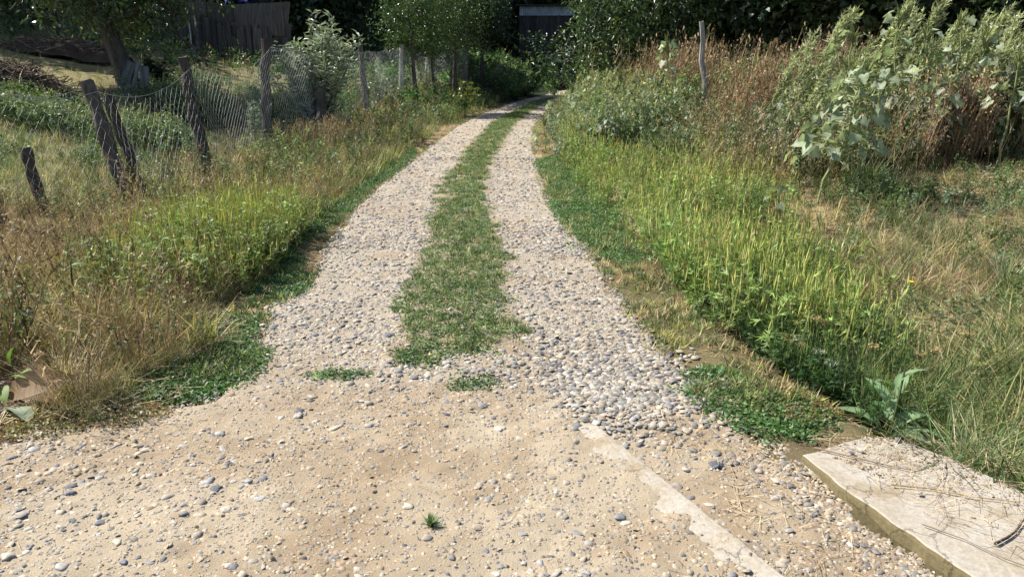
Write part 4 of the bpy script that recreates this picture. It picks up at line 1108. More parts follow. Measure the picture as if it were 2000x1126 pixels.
# ------------------------------------------------------------------ plank wall, poles, tarp, shed
def box_mesh(name, dx, dy, dz, mat, seed=0, taper=0.0):
    """a board standing on its foot, edges eased, top cut unevenly"""
    q = np.random.default_rng(seed); e = min(dx, dy) * .12
    def ring(z, s, jig=0):
        p = [(-dx / 2 + e, -dy / 2), (dx / 2 - e, -dy / 2), (dx / 2, -dy / 2 + e), (dx / 2, dy / 2 - e), (dx / 2 - e, dy / 2), (-dx / 2 + e, dy / 2), (-dx / 2, dy / 2 - e), (-dx / 2, -dy / 2 + e)]
        return [(x * s + q.normal(0, .004), y + q.normal(0, .002), z + jig * x) for x, y in p]
    V = ring(0, 1) + ring(dz * .5, 1 + q.normal(0, .02)) + ring(dz, 1 - taper, q.normal(0, .25)); T = []
    for i in range(2):
        for j in range(8):
            p = i * 8 + j; r_ = i * 8 + (j + 1) % 8; T += [(p, r_, r_ + 8), (p, r_ + 8, p + 8)]
    for j in range(1, 7): T += [(0, j + 1, j), (16, 16 + j, 17 + j)]
    return raw_mesh(name, np.array(V), np.array(T), None, mat)

pa = foot(318, 29.0); pb = foot(572, 27.6)
wall = thing("plank_wall", "tall grey wall of upright weathered planks in deep shade", "plank wall", (pa + pb) / 2)
w0 = np.array(wall.location)
wd = (pb - pa)[:2]; wl = np.linalg.norm(wd); wang = math.atan2(wd[1], wd[0]); npk = 27
for i in range(npk):
    f = (i + .5) / npk; p = pa + (pb - pa) * f
    p[2] = float(height(p[0], p[1])) - .1
    hgt = 1.36 + .08 * rng.standard_normal() + .12 * math.sin(i * .7)
    if i % 9 == 7: hgt -= .3
    o = bpy.data.objects.new("plank", box_mesh("plank", wl / npk * rng.uniform(.82, .97), .028, hgt, M_PLANK, 400 + i))
    o.location = tuple(p - w0 + [0, .02 * rng.standard_normal(), 0]); o.rotation_euler = (rng.normal(0, .015), rng.normal(0, .02), wang)
    finish(o, wall)
for i, (f0, f1, z0, hh) in enumerate([(0.02, .20, 1.24, .58), (.21, .42, 1.22, .62), (.43, .62, 1.22, .60), (.80, .98, 1.12, .78)]):
    p = pa + (pb - pa) * (f0 + f1) / 2; p[2] = float(height(p[0], p[1])) + z0
    o = bpy.data.objects.new("upper_board", box_mesh("upper_board", wl * (f1 - f0) * .98, .03, hh, M_PLANK, 440 + i))
    o.location = tuple(p - w0 + [0, .07, 0]); o.rotation_euler = (0, rng.normal(0, .015), wang); finish(o, wall)
for z0 in (.45, 1.15):
    p = (pa + pb) / 2; p[2] += z0
    o = bpy.data.objects.new("rail", box_mesh("rail", wl * .99, .05, .09, M_PLANK, 450)); o.location = tuple(p - w0 + [0, .12, 0]); o.rotation_euler = (0, math.atan2(pa[2] - pb[2], wl), wang); finish(o, wall)

def pole(name, label, cat, a, b_, r0, r1, mat, group=None, k=8, seed=0):
    """a crooked round pole from a to b"""
    q = np.random.default_rng(seed); a = np.array(a, float); b_ = np.array(b_, float); n = 7; t = np.linspace(0, 1, n)[:, None]
    P = a * (1 - t) + b_ * t - a; P[1:-1] += q.normal(0, r0 * .25, (n - 2, 3)) * [1, 1, .2]
    V, T = tube(P, np.linspace(r0, r1, n) * (1 + .07 * q.standard_normal(n)), k); V += q.normal(0, r0 * .05, V.shape)
    g = Geo(); g.add(V, T)
    o = g.build(name, mat, None, smooth=False, label=label, category=cat); o.location = tuple(a)
    if group: o["group"] = group
    return o
GP = "poles leaning on the plank wall"
a = foot(402, 26.6); b_ = pt(378, 8, 27.8); pole("leaning_pole", "thick grey pole leaning up against the plank wall", "pole", a, b_, .07, .05, M_PLANK, GP, seed=1)
a = foot(388, 26.9); b_ = pt(366, 20, 28.3); pole("leaning_pole", "thin pale pole leaning left of the thick one on the plank wall", "pole", a, b_, .03, .022, M_POSTL, GP, seed=2)

def cloth(name, label, cat, w_, d_, loc, col, seed):
    q = np.random.default_rng(seed); n = 12; u, v = np.meshgrid(np.linspace(-1, 1, n), np.linspace(-1, 1, n))
    zt = .10 * np.sin(u * 4 + q.random() * 6) * np.cos(v * 3) + .06 * q.standard_normal(u.shape) - .25 * np.maximum(0, np.abs(v) - .55) - .18 * np.maximum(0, np.abs(u) - .7)
    Kk = np.ones((n, n, 3))
    me = grid_mesh(name, u * w_ / 2, v * d_ / 2, zt, Kk, plain_mat(name, col, .5, 0, .1, 4, .1))
    o = bpy.data.objects.new(name, me); o.location = tuple(loc); sol = o.modifiers.new("thick", 'SOLIDIFY'); sol.thickness = .01
    return finish(o, None, {"label": label, "category": cat})
p = pt(478, -7, 29.2); cloth("blue_tarp", "crumpled blue tarp lying over the top edge of the plank wall", "tarp", 1.2, .8, p, (.02, .035, .22), 3)

b = foot(1062, 60); shed = thing("shed", "old shed with a pale corrugated metal front under dark trees", "shed", b)
M_TIN = plain_mat("dull corrugated tin", (.42, .47, .55), .5, .2, .25, 3, .1); M_DKW = wood_mat("black boards", (.03, .028, .027), (.08, .075, .07))
base_z = b[2]; zt = float(pt(1062, 15, 60)[2]); zb = float(pt(1062, 33, 60)[2])
g = Geo(); n = 120; u = np.linspace(-1.9, 2.1, n); yy = .035 * np.sin(u * 2 * PI / .14)
V = np.concatenate([np.stack([u, yy - 1.5, np.full(n, zb - base_z)], 1), np.stack([u, yy - 1.5, np.full(n, zt - base_z)], 1)])
g.add(V, [t_ for i in range(n - 1) for t_ in ((i, i + 1, n + i + 1), (i, n + i + 1, n + i))])
o = g.build("metal_front", M_TIN, shed); sm_ = o.modifiers.new("thick", 'SOLIDIFY'); sm_.thickness = .004
g = Geo()
for x0 in np.arange(-1.9, 2.0, .25):
    me = box_mesh("b", .24, .03, zb - base_z - .02, M_DKW, int(x0 * 40) + 200)
    bm_v = np.array([v.co for v in me.vertices]) + [x0 + .12, -1.42, 0]; tri = np.array([p_.vertices for p_ in me.polygons]); 
    o = bpy.data.objects.new("plank", me); o.location = (x0 + .12, -1.42, 0); finish(o, shed)
g = Geo()
V = np.array([(-2.2, -1.9, zt - base_z + .02), (2.4, -1.9, zt - base_z + .02), (2.4, 1.6, zt - base_z - .45), (-2.2, 1.6, zt - base_z - .45)]); V2 = V + [0, 0, .05]
g.add(np.concatenate([V, V2]), [(0, 2, 1), (0, 3, 2), (4, 5, 6), (4, 6, 7), (0, 1, 5), (0, 5, 4), (1, 2, 6), (1, 6, 5), (2, 3, 7), (2, 7, 6), (3, 0, 4), (3, 4, 7)])
g.build("roof", M_DKW, shed)
g = Geo()
for (x0, x1, y0, y1) in ((-1.9, -1.86, -1.4, 1.5), (2.04, 2.08, -1.4, 1.5), (-1.86, 2.04, 1.46, 1.5)):
    zz = zt - base_z
    c8 = [(x0, y0, 0), (x1, y0, 0), (x1, y1, 0), (x0, y1, 0), (x0, y0, zz), (x1, y0, zz), (x1, y1, zz - .5 * (y1 > 1)), (x0, y1, zz - .5 * (y1 > 1))]
    g.add(c8, [(0, 2, 1), (0, 3, 2), (4, 5, 6), (4, 6, 7), (0, 1, 5), (0, 5, 4), (1, 2, 6), (1, 6, 5), (2, 3, 7), (2, 7, 6), (3, 0, 4), (3, 4, 7)])
g.build("side_wall", M_DKW, shed)

# ------------------------------------------------------------------ wire fence: posts and netting
fl = foot(400, 11.1)
fence = thing("wire_fence", "sagging wire netting fence on crooked wooden posts left of the road", "fence", tuple(fl)); f0 = np.array(fence.location)
# top pixel, foot pixel x, distance, radius, bleached
PO = [((-95, 150), -20, 7.6, .075, 0), ((50, 290), 68, 8.2, .062, 0), ((168, 160), 243, 9.0, .085, 0), ((211, 188), 268, 9.7, .072, 0), ((356, 112), 403, 11.1, .078, 0), ((517, 76), 521, 14.6, .088, 0), ((609, 108), 611, 17.5, .03, 0), ((628, 172), 626, 16.6, .115, 0), ((704, 90), 722, 21.0, .075, 0), ((784, 88), 788, 25.5, .08, 1), ((834, 112), 836, 28.8, .05, 1), ((912, 58), 910, 32.5, .08, 0)]
tops = []
for i, ((tx, ty), fx, Y, r, bl) in enumerate(PO):
    top = pt(tx, ty, Y + (.25 if i == 2 else 0)); ft = pt(fx, 300, Y); ft[2] = float(height(ft[0], Y)) - .12
    q = np.random.default_rng(600 + i); n = 10; t = np.linspace(0, 1, n)[:, None]
    P = ft * (1 - t) + top * t - f0; P[1:-1] += q.normal(0, r * .16, (n - 2, 3)) * [1, 1, .1]
    V, T = tube(P, r * (1.06 - .16 * t[:, 0]) * (1 + .05 * q.standard_normal(n)), 9)
    V += q.normal(0, r * .06, V.shape)
    g = Geo(); g.add(V, T)
    o = g.build("post", M_POSTL if bl else M_POST, fence, smooth=False)
    o["label"] = ["end post of the fence, beside the brush pile", "short squat post of the fence", "thick post leaning hard to one side", "slimmer leaning post just behind the thick one", "crooked post where the netting sags", "tall round topped post beside the silvery shrub", "thin rod inside the silvery shrub", "dark stump of a post in front of the silvery shrub", "post bleached at the top past the silvery shrub", "pale post under the bushy small tree", "slender pale post by the thin trunked tree", "last post before the bend"][i]
    tops.append((ft, top))
order = [0, 2, 4, 5, 8, 9, 10, 11]
sagv = [.10, .20, .27, .06, .02, .03, .02]
for k in range(len(order) - 1):
    a0, a1 = tops[order[k]]; b0, b1 = tops[order[k + 1]]
    off = np.array([.11, -.02, 0])
    L = np.linalg.norm((b0 - a0)[:2]); n = int(L / .06); g = Geo()
    at_top = .93
    for i in range(n):
        q = np.random.default_rng(7000 + 500 * k + i)
        f = (i + .5) / n; sag = sagv[k] * 4 * f * (1 - f) + .03 * math.sin(f * 17 + k)
        lo = a0 * (1 - f) + b0 * f; lo[2] = float(height(lo[0], lo[1])) + .03
        hi = (a0 + (a1 - a0) * at_top) * (1 - f) + (b0 + (b1 - b0) * at_top) * f; hi[2] -= sag
        m = max(6, int((hi[2] - lo[2]) / .075)); s = np.linspace(0, 1, m)
        P = lo * (1 - s[:, None]) + hi * s[:, None] + off - f0
        dirv = (b0 - a0) / L; zig = np.where(np.arange(m) % 2 == 0, -1, 1) * .029 * (1 if i % 2 else -1)
        slant = .10 * s + .05 * np.sin(s * 4 + f * 9)
        P += dirv[None] * (zig + slant + q.normal(0, .004, m))[:, None]
        P[:, 1] += .05 * np.sin(f * 11 + s * 5)
        V, T = tube(P, .0009 + .00007 * a0[1], 3, cap=False); g.add(V, T)
    # top strand
    s = np.linspace(0, 1, 16)[:, None]; P = (a0 + (a1 - a0) * at_top) * (1 - s) + (b0 + (b1 - b0) * at_top) * s; P[:, 2] -= sagv[k] * 4 * s[:, 0] * (1 - s[:, 0]); P = P + off - f0
    V, T = tube(P, .003, 4); g.add(V, T)
    g.build("wire_netting", M_WIRE, fence, kind="stuff")
g = Geo()
s = np.linspace(0, 1, 14)[:, None]; a = tops[2][1] - [0, 0, .05]; b_ = pt(-40, 168, 8.0)
P = a * (1 - s) + b_ * s - f0; P[:, 2] -= .12 * np.sin(s[:, 0] * PI); V, T = tube(P, .004, 4); g.add(V, T)
g.build("strand_wire", M_WIRE, fence)

GPT = "posts on the weed bank"
a = foot(1386, 17.0); a[2] -= .1; pole("wooden_post", "tall bleached round post standing up from the weed bank", "post", a, pt(1370, 42, 17.0), .075, .055, M_POSTL, GPT, 9, 11)
a = foot(1308, 19.5); a[2] -= .1; pole("wooden_post", "dark short post half hidden by russet seed heads on the bank", "post", a, pt(1307, 88, 19.5), .07, .06, M_POST, GPT, 9, 12)

# ------------------------------------------------------------------ boards against the trunk, brush piles
GBD = "boards propped against the leaning trunk"
for i, (px, lab, w_, h_, yaw, lean_x, mat) in enumerate([(236, "widest dark board propped on the side of the leaning trunk", .22, .78, .15, .32, M_BOARD), (256, "narrow pale board propped upright on the trunk between two wider ones", .085, .78, -.1, .14, M_BOARD), (281, "dark board standing straight against the trunk, next to the dark leaved bush", .20, .72, .05, -.06, M_BOARD)]):
    p = pt(px, 170, TREE_AT[1] - .42); p[2] = float(height(p[0], p[1])) - .02
    o = bpy.data.objects.new("leaning_board", box_mesh("leaning_board", w_, .03, h_, mat, 470 + i)); o.location = tuple(p); o.rotation_euler = (-.38, lean_x, yaw)
    finish(o, None, {"label": lab, "category": "board", "group": GBD})

def brush(name, label, loc, rx, ry_, h_, seed, cols, n=420):
    q = np.random.default_rng(seed); root = thing(name, label, "brush pile", loc)
    nn = 14; u, v = np.meshgrid(np.linspace(-1, 1, nn), np.linspace(-1, 1, nn)); rr = np.sqrt(u * u + v * v)
    Zm = h_ * np.clip(1 - rr ** 2, -.6, 1) * .82 + .08 * (q.random(u.shape) - .5)
    Kk = np.tile(np.array(cols[-1]), (nn, nn, 1))
    finish(bpy.data.objects.new("heap", grid_mesh("heap", u * rx, v * ry_, Zm, Kk, M_EARTH)), root)
    g = Geo()
    for i in range(n):
        a = q.uniform(0, 2 * PI); k = math.sqrt(q.random()); c = np.array([rx * k * math.cos(a), ry_ * k * math.sin(a), h_ * (1 - k * k) * .85 + q.uniform(-.05, .08)])
        d = q.normal(0, 1, 3) * [1, 1, .3]; d /= np.linalg.norm(d); L = q.uniform(.2, .7)
        P = np.stack([c - d * L / 2, c + q.normal(0, .03, 3), c + d * L / 2]); V, T = tube(P, q.uniform(.004, .012), 3, cap=False); g.add(V, T, np.array(cols[q.integers(0, len(cols))]) * q.uniform(.7, 1.3))
    g.build("twigs", M_TWIG, root, kind="stuff")
BR = [(.12, .085, .06), (.17, .125, .09), (.30, .24, .18), (.07, .05, .038)]
brush("brush_pile", "big heap of dark cut brush in the open lot", gnd(10, 190), 1.35, .9, .75, 21, BR, 800)
brush("brush_pile", "low straw coloured heap farther back behind the drooping crown", gnd(105, 105), 2.0, 1.0, .5, 22, BR, 420)
brush("brush_pile", "loose pile of grey sticks at the foot of the leaning trunk", gnd(270, 190), .7, .35, .22, 23, [(.2, .17, .15), (.13, .11, .1), (.3, .27, .24)], 260)

# ------------------------------------------------------------------ shrubs behind the fence
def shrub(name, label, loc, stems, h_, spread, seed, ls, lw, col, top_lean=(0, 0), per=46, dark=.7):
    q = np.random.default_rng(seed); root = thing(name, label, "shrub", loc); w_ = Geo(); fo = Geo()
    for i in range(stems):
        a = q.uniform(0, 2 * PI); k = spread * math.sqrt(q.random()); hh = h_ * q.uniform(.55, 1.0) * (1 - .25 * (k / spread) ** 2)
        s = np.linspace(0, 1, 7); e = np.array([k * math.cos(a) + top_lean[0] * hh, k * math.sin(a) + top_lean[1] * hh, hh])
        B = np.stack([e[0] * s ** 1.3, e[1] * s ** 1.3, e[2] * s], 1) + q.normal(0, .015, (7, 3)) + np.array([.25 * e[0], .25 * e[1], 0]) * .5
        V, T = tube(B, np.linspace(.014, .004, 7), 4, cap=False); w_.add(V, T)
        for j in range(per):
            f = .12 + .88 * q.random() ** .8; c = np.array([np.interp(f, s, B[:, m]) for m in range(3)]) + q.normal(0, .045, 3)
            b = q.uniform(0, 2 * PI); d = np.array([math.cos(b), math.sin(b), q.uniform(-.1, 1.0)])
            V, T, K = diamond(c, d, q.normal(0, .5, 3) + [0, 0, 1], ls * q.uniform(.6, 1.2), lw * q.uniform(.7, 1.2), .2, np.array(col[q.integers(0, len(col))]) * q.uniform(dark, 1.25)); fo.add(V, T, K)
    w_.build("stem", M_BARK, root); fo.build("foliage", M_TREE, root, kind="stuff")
SIL = [(.34, .37, .29), (.27, .32, .22), (.21, .27, .16), (.38, .40, .33)]
shrub("silvery_shrub", "tall silvery leaved shrub growing through the wire netting", foot(620, 17.3), 46, 2.85, .95, 31, .19, .06, SIL, (.08, 0), 80)
shrub("low_shrub", "low bush with pale pointed leaves beside the round topped post", foot(492, 15.2), 12, .95, .35, 32, .15, .05, SIL, (-.1, 0), 36)
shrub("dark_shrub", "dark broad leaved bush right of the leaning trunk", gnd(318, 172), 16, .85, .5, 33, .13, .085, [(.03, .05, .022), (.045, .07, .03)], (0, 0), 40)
shrub("light_shrub", "light green young bush behind the netting before the pale post", foot(747, 23.0), 12, 1.5, .5, 34, .12, .04, [(.19, .25, .10), (.14, .20, .08)], (0, 0), 50)
shrub("yellow_shrub", "yellowing bush at the foot of the forked small tree", foot(905, 28.0), 10, 1.2, .5, 35, .13, .06, [(.28, .29, .05), (.12, .18, .05), (.2, .22, .05)], (.1, 0), 45)
shrub("bank_bush", "deep green bush on the roadside bank before the bend", foot(968, 34.5), 16, 1.7, .9, 36, .14, .08, [(.05, .09, .03), (.08, .13, .04)], (0, 0), 60)
shrub("bright_bush", "bright green bush lit at the far bend of the road", foot(1030, 41), 26, 1.7, 1.7, 37, .18, .1, [(.12, .24, .05), (.09, .18, .04)], (0, 0), 60)
shrub("roadside_bush", "green bush on the outside of the bend, hiding the road beyond", foot(1125, 43), 24, 1.7, 1.5, 47, .16, .09, [(.10, .16, .06), (.13, .19, .07)], (0, 0), 60)
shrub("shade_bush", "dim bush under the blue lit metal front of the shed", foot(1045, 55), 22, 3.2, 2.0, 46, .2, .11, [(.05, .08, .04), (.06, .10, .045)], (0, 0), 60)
shrub("verge_bush", "sunlit green bush on the left verge where the road bends", foot(1005, 37), 16, 1.3, .9, 39, .15, .08, [(.14, .22, .07), (.18, .25, .09)], (0, 0), 60)
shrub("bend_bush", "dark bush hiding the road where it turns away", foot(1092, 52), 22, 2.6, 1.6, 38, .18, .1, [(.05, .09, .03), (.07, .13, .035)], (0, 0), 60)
# ------------------------------------------------------------------ broad-leaved weeds with separate leaves
def broad_leaf(seed, lobes=0.0):
    q = np.random.default_rng(seed)
    prof = [(-.14, .16), (-.12, .36), (.08, .50), (.32, .46 - lobes * .18), (.52, .36 + lobes * .12), (.78, .17), (1.0, 0.0)]
    V = [(0, 0, 0), (.30, 0, -.02), (.62, 0, -.07), (1.0, 0, -.20)]
    for sg in (-1, 1):
        for (x, y) in prof[:-1]:
            y = y * (1 + .08 * q.standard_normal()) * sg
            V.append((x, y, (.18 + .22 * q.random()) * abs(y) - .30 * x * x - .10 * y * y + .05 * math.sin(x * 9 + y * 5) + .03 * q.standard_normal()))
    T = []
    L = [4, 5, 6, 7, 8, 9]; R = [10, 11, 12, 13, 14, 15]
    for A, fl_ in ((L, 0), (R, 1)):
        f = [(0, A[0], A[1]), (0, A[1], A[2]), (0, A[2], 1), (1, A[2], A[3]), (1, A[3], 2), (2, A[3], A[4]), (2, A[4], A[5]), (2, A[5], 3)]
        T += f if fl_ == 0 else [(a, c, b) for a, b, c in f]
    K = np.tile(np.array([(.25, .295, .185)]), (len(V), 1)) * (1 + .12 * q.standard_normal((len(V), 1)))
    K[:4] *= 1.25
    return raw_mesh("leaf", np.array(V, float), np.array(T), K, M_VELVET, True)
LEAVES = [broad_leaf(700 + s, (0, .5, 1.0)[s % 3]) for s in range(6)]
def long_leaf(seed, col, width=.26):
    q = np.random.default_rng(seed); n = 6; V = []; K = []
    for i in range(n + 1):
        t = i / n; wv = width * math.sin(PI * min(1, t * .93 + .07)) ** .8 * .5; z = .10 * math.sin(t * 3) - .30 * t * t
        V += [(t, -wv, z + .25 * wv), (t, 0, z), (t, wv, z + .25 * wv)]; k = np.array(col) * (1 + .12 * q.standard_normal()); K += [k, k * 1.35, k]
    T = []
    for i in range(n):
        for j in range(2):
            p = i * 3 + j; T += [(p, p + 1, p + 4), (p, p + 4, p + 3)]
    return raw_mesh("leaf", np.array(V), np.array(T), np.array(K), M_VELVET, True)

def leaf_object(mesh, root, pos, direction, roll, size):
    d = Vector(direction).normalized(); up = Vector((0, 0, 1)); s = up.cross(d)
    if s.length < .05: s = Vector((1, 0, 0))
    s.normalize(); n = d.cross(s)
    m = Matrix((d, s, n)).transposed() @ Matrix.Rotation(roll, 3, 'X')
    o = bpy.data.objects.new("leaf", mesh); o.rotation_euler = m.to_euler(); o.location = tuple(pos); o.scale = (size, size, size)
    return finish(o, root)

def broad_weed(label, loc, h_, nleaf, rad, seed, size=(.10, .19), lean=(0, 0), group=None, low=.15, name="broad_leaved_weed", seedtop=True):
    q = np.random.default_rng(seed); root = thing(name, label, "weed", tuple(loc), group); st = Geo()
    e = np.array([lean[0], lean[1], h_]); s = np.linspace(0, 1, 6); B = np.stack([e[0] * s, e[1] * s, e[2] * s], 1); B[1:-1] += q.normal(0, .02 * h_, (4, 3))
    V, T = tube(B, np.linspace(.015, .006, 6), 5); st.add(V, T, (.33, .36, .17))
    for i in range(nleaf):
        f = low + (1 - low) * (i + q.random()) / nleaf; c = np.array([np.interp(f, s, B[:, m]) for m in range(3)])
        a = i * 2.4 + q.normal(0, .5); L = rad * q.uniform(.45, 1.0) * (1.15 - .75 * f ** 2)
        p = c + np.array([math.cos(a) * L, math.sin(a) * L, L * q.uniform(.0, .45)])
        V, T = tube(np.stack([c, (c + p) / 2 + [0, 0, .06 * L], p]), [.005, .004, .003], 3, cap=False); st.add(V, T, (.33, .36, .17))
        d = (math.cos(a + q.normal(0, .5)), math.sin(a + q.normal(0, .5)), q.uniform(-1.15, -.15))
        leaf_object(LEAVES[q.integers(0, len(LEAVES))], root, p, d, q.normal(0, .7), q.uniform(*size) * (1.15 - .35 * f))
    if seedtop:
        for i in range(10):
            c = B[-1] * q.uniform(.86, 1.0); a = q.uniform(0, 6.28); t = np.linspace(0, 1, 4)[:, None]
            P = c * (1 - t) + (c + [math.cos(a) * .06, math.sin(a) * .06, .14]) * t
            V, T = tube(P, [.006, .014, .010, .002], 3, cap=False); st.add(V, T, np.array([.24, .28, .10]) * q.uniform(.8, 1.2))
    st.build("stem", M_WEED, root)
    return root
GBW = "broad leaved weeds on the right bank"
b = foot(1592, 8.2, 430); broad_weed("big pale broad leaved weed leaning on a bare stalk in front of the dead brush", b, 1.42, 150, .44, 41, (.07, .15), (.42, .1), GBW, .32)
b = foot(1508, 7.6, 470); broad_weed("small yellow green broad leaved seedling at the back edge of the bright ragweed", b, .42, 8, .16, 42, (.07, .12), (.03, 0), GBW, .3, seedtop=False)
b = foot(1296, 15.2); broad_weed("pale broad leaved weed standing alone before the russet seed heads", b, 1.95, 18, .30, 43, (.13, .20), (0, 0), GBW, .62)
for i, (px, Y, h_, nl, lab) in enumerate([(1085, 19.5, 1.0, 11, "broad leaved weed nearest the road at the narrow bend"), (1120, 17.5, 1.15, 12, "broad leaved weed with hanging leaves just above the gravel track"), (1165, 16.0, .95, 12, "low broad leaved weed in front of the grey green thicket"), (1150, 20.5, 1.5, 10, "broad leaved weed showing over the middle of the grey green thicket"), (1068, 14.8, .55, 9, "small broad leaved weed at the very edge of the road"), (1215, 17.0, 1.3, 12, "broad leaved weed beside the rusty dead patch of the bank"), (1250, 13.6, .75, 10, "broad leaved weed overhanging the ragweed belt")]):
    broad_weed(lab, foot(px, Y), h_, nl, .34, 50 + i, (.10, .17), (-.05, 0), GBW, .25)
for i, (px, Y, h_, nl, lab) in enumerate([(1652, 10.9, 1.75, 10, "broad leaves below the first weed plume"), (1735, 10.4, 1.95, 13, "broad leaved weed drooping into the dark gap between plumes"), (1790, 10.2, 1.75, 12, "broad leaved weed under the tallest weed plume"), (1850, 10.0, 1.8, 13, "broad leaved weed with overlapping leaves in the middle of the plumes"), (1905, 9.9, 1.6, 10, "broad leaved weed above the brown tangle"), (1975, 9.3, 1.25, 12, "broad leaved weed at the field end of the brown tangle"), (1720, 9.7, 1.2, 11, "broad leaved weed left of the russet clump")]):
    broad_weed(lab, foot(px, Y), h_, nl, .38, 70 + i, (.10, .18), (0, 0), GBW, .55)

# ------------------------------------------------------------------ tall plumed weeds
def plume_meshes(seed):
    q = np.random.default_rng(seed); st = Geo(); fo = Geo()
    s = np.linspace(0, 1, 7); B = np.stack([.24 * s ** 2, .04 * np.sin(s * 3 + seed), 1.0 * s], 1)
    V, T = tube(B * [1, 1, 1], np.linspace(.010, .003, 7), 5); st.add(V, T, (.24, .25, .12))
    for i in range(64):
        f = q.uniform(.38, 1.0); c = np.array([np.interp(f, s, B[:, m]) for m in range(3)]); a = q.uniform(0, 6.28)
        L = q.uniform(.09, .21) * (1.25 - .55 * f)
        d = np.array([.55 + .35 * math.cos(a), .45 * math.sin(a), q.uniform(.45, 1.0)]); d /= np.linalg.norm(d)
        t = np.linspace(0, 1, 5)[:, None]; P = c + d * L * t + np.array([.04, 0, -.03]) * t ** 2 * L * 4
        kk = np.array([.40, .42, .235]) * q.uniform(.75, 1.25)
        V, T = spike(P[0], P[-1], .0046); fo.add(V, T, kk)
        for j in range(16):
            p = c + d * L * q.random(); e = q.normal(0, 1, 3) + d * 1.5
            V, T, K = chip(p, e, q.normal(0, 1, 3), .034 * q.uniform(.6, 1.3), .013, kk * q.uniform(.7, 1.25)); fo.add(V, T, K)
    for i in range(70):
        f = q.uniform(.12, .85); c = np.array([np.interp(f, s, B[:, m]) for m in range(3)]); a = q.uniform(0, 6.28)
        d = np.array([math.cos(a) + .3, math.sin(a), q.uniform(-.5, .5)]); L = q.uniform(.02, .14); c2 = c + d * L * .7
        V, T, K = chip(c2, d, q.normal(0, .4, 3) + [0, 0, 1], q.uniform(.04, .085), q.uniform(.014, .03), np.array([.22, .265, .15]) * q.uniform(.6, 1.2)); fo.add(V, T, K)
    return st.mesh("stem", M_WEED), fo.mesh("foliage", M_WEED)
PLM = [plume_meshes(800 + s) for s in range(6)]
GPL = "tall plumed weeds on the right bank"
plist = [(1545, 100, 11.6, "short outer"), (1588, 70, 11.2, ""), (1625, 30, 11.4, ""), (1655, 45, 11.8, ""), (1680, 85, 11.0, ""), (1735, 60, 11.2, ""), (1765, 18, 11.4, ""), (1790, 0, 11.5, ""), (1815, 25, 11.2, ""), (1850, 40, 10.9, ""), (1878, 12, 11.3, ""), (1910, 22, 10.9, ""), (1945, 32, 10.7, ""), (1975, 40, 10.5, ""), (1880, 75, 10.2, ""), (1925, 80, 10.1, ""), (1835, 92, 10.2, ""), (1770, 105, 10.3, ""), (1990, 85, 10.2, ""), (2030, 55, 10.8, ""), (1705, 120, 10.1, ""), (1655, 150, 9.9, ""), (1605, 130, 10.2, ""), (1965, 120, 9.8, "")]
plab = ["lowest outer plumed weed of the first group, next to the reddish stalks", "feathery weed plume second in from the reddish stalks", "tallest plume of the first group, bending toward the dark gap", "plumed weed at the crown of the first group", "plumed weed hanging over the dark gap from the first group", "first plume across the dark gap, low beside broad leaves", "slender plume rising left of the very tallest plume", "very tallest weed plume, touching the top of the picture", "plume just right of the very tallest one", "shorter plume in the dip between the tall group and the slanting group", "high slanting plume leading the windswept group", "slanting plume second in the windswept group", "slanting plume third in the windswept group", "slanting plume near the end of the windswept group", "lower plume in front of the windswept group", "lower plume under the third windswept plume", "low plume over the overlapping broad leaves", "low plume over the broad leaves of the dark gap", "low plume near the end of the bank", "plume at the far field end of the bank", "small plume above the left broad leaves and russet clump", "small green plume over the big broad leaved weed", "small plume among the brown stalks left of the first group", "small plume over the last broad leaved weed"]
for i, ((px, py, Y, _), lab) in enumerate(zip(plist, plab)):
    top = pt(px, py, Y); gz = float(height(top[0], Y)); hh = max(.8, top[2] - gz)
    base = (top[0] - .24 * hh, Y, gz - .02)
    root = thing("plumed_weed", lab, "weed", base, GPL, rng.normal(0, .25)); root.scale = (hh, hh, hh); root.rotation_euler = (rng.normal(0, .06), rng.normal(0, .08), rng.normal(0, .4))
    st_, fo_ = PLM[i % len(PLM)]
    finish(bpy.data.objects.new("stem", st_), root); finish(bpy.data.objects.new("foliage", fo_), root, {"kind": "stuff"})
# more of the same kind standing behind, too tangled to tell apart
g = Geo(); fo_t = []
for st_, fo_ in PLM[:4]:
    V = np.empty(len(fo_.vertices) * 3, np.float32); fo_.vertices.foreach_get("co", V); Tt = np.empty(len(fo_.polygons) * 3, np.int32); fo_.polygons.foreach_get("vertices", Tt)
    Kc = np.empty(len(fo_.vertices) * 4, np.float32); fo_.attributes["col"].data.foreach_get("color", Kc)
    fo_t.append((V.reshape(-1, 3).astype(float), Tt.reshape(-1, 3), Kc.reshape(-1, 4)[:, :3].astype(float)))
n = 22; x = np.concatenate([rng.uniform(5.3, 8.4, n), rng.uniform(1.6, 4.0, 34)]); y = np.concatenate([rng.uniform(10.3, 12.0, n), rng.uniform(17, 24, 34)])
hh = np.concatenate([rng.uniform(1.2, 1.9, n), rng.uniform(.9, 1.35, 34)])
scatter(g, fo_t, ground_pts(x, y), hh, np.ones((len(x), 1)) * rng.uniform(.8, 1.15, (len(x), 1)), .1, yaw=rng.normal(0, .4, len(x)))
g.build("plume_thicket", M_WEED, kind="stuff")

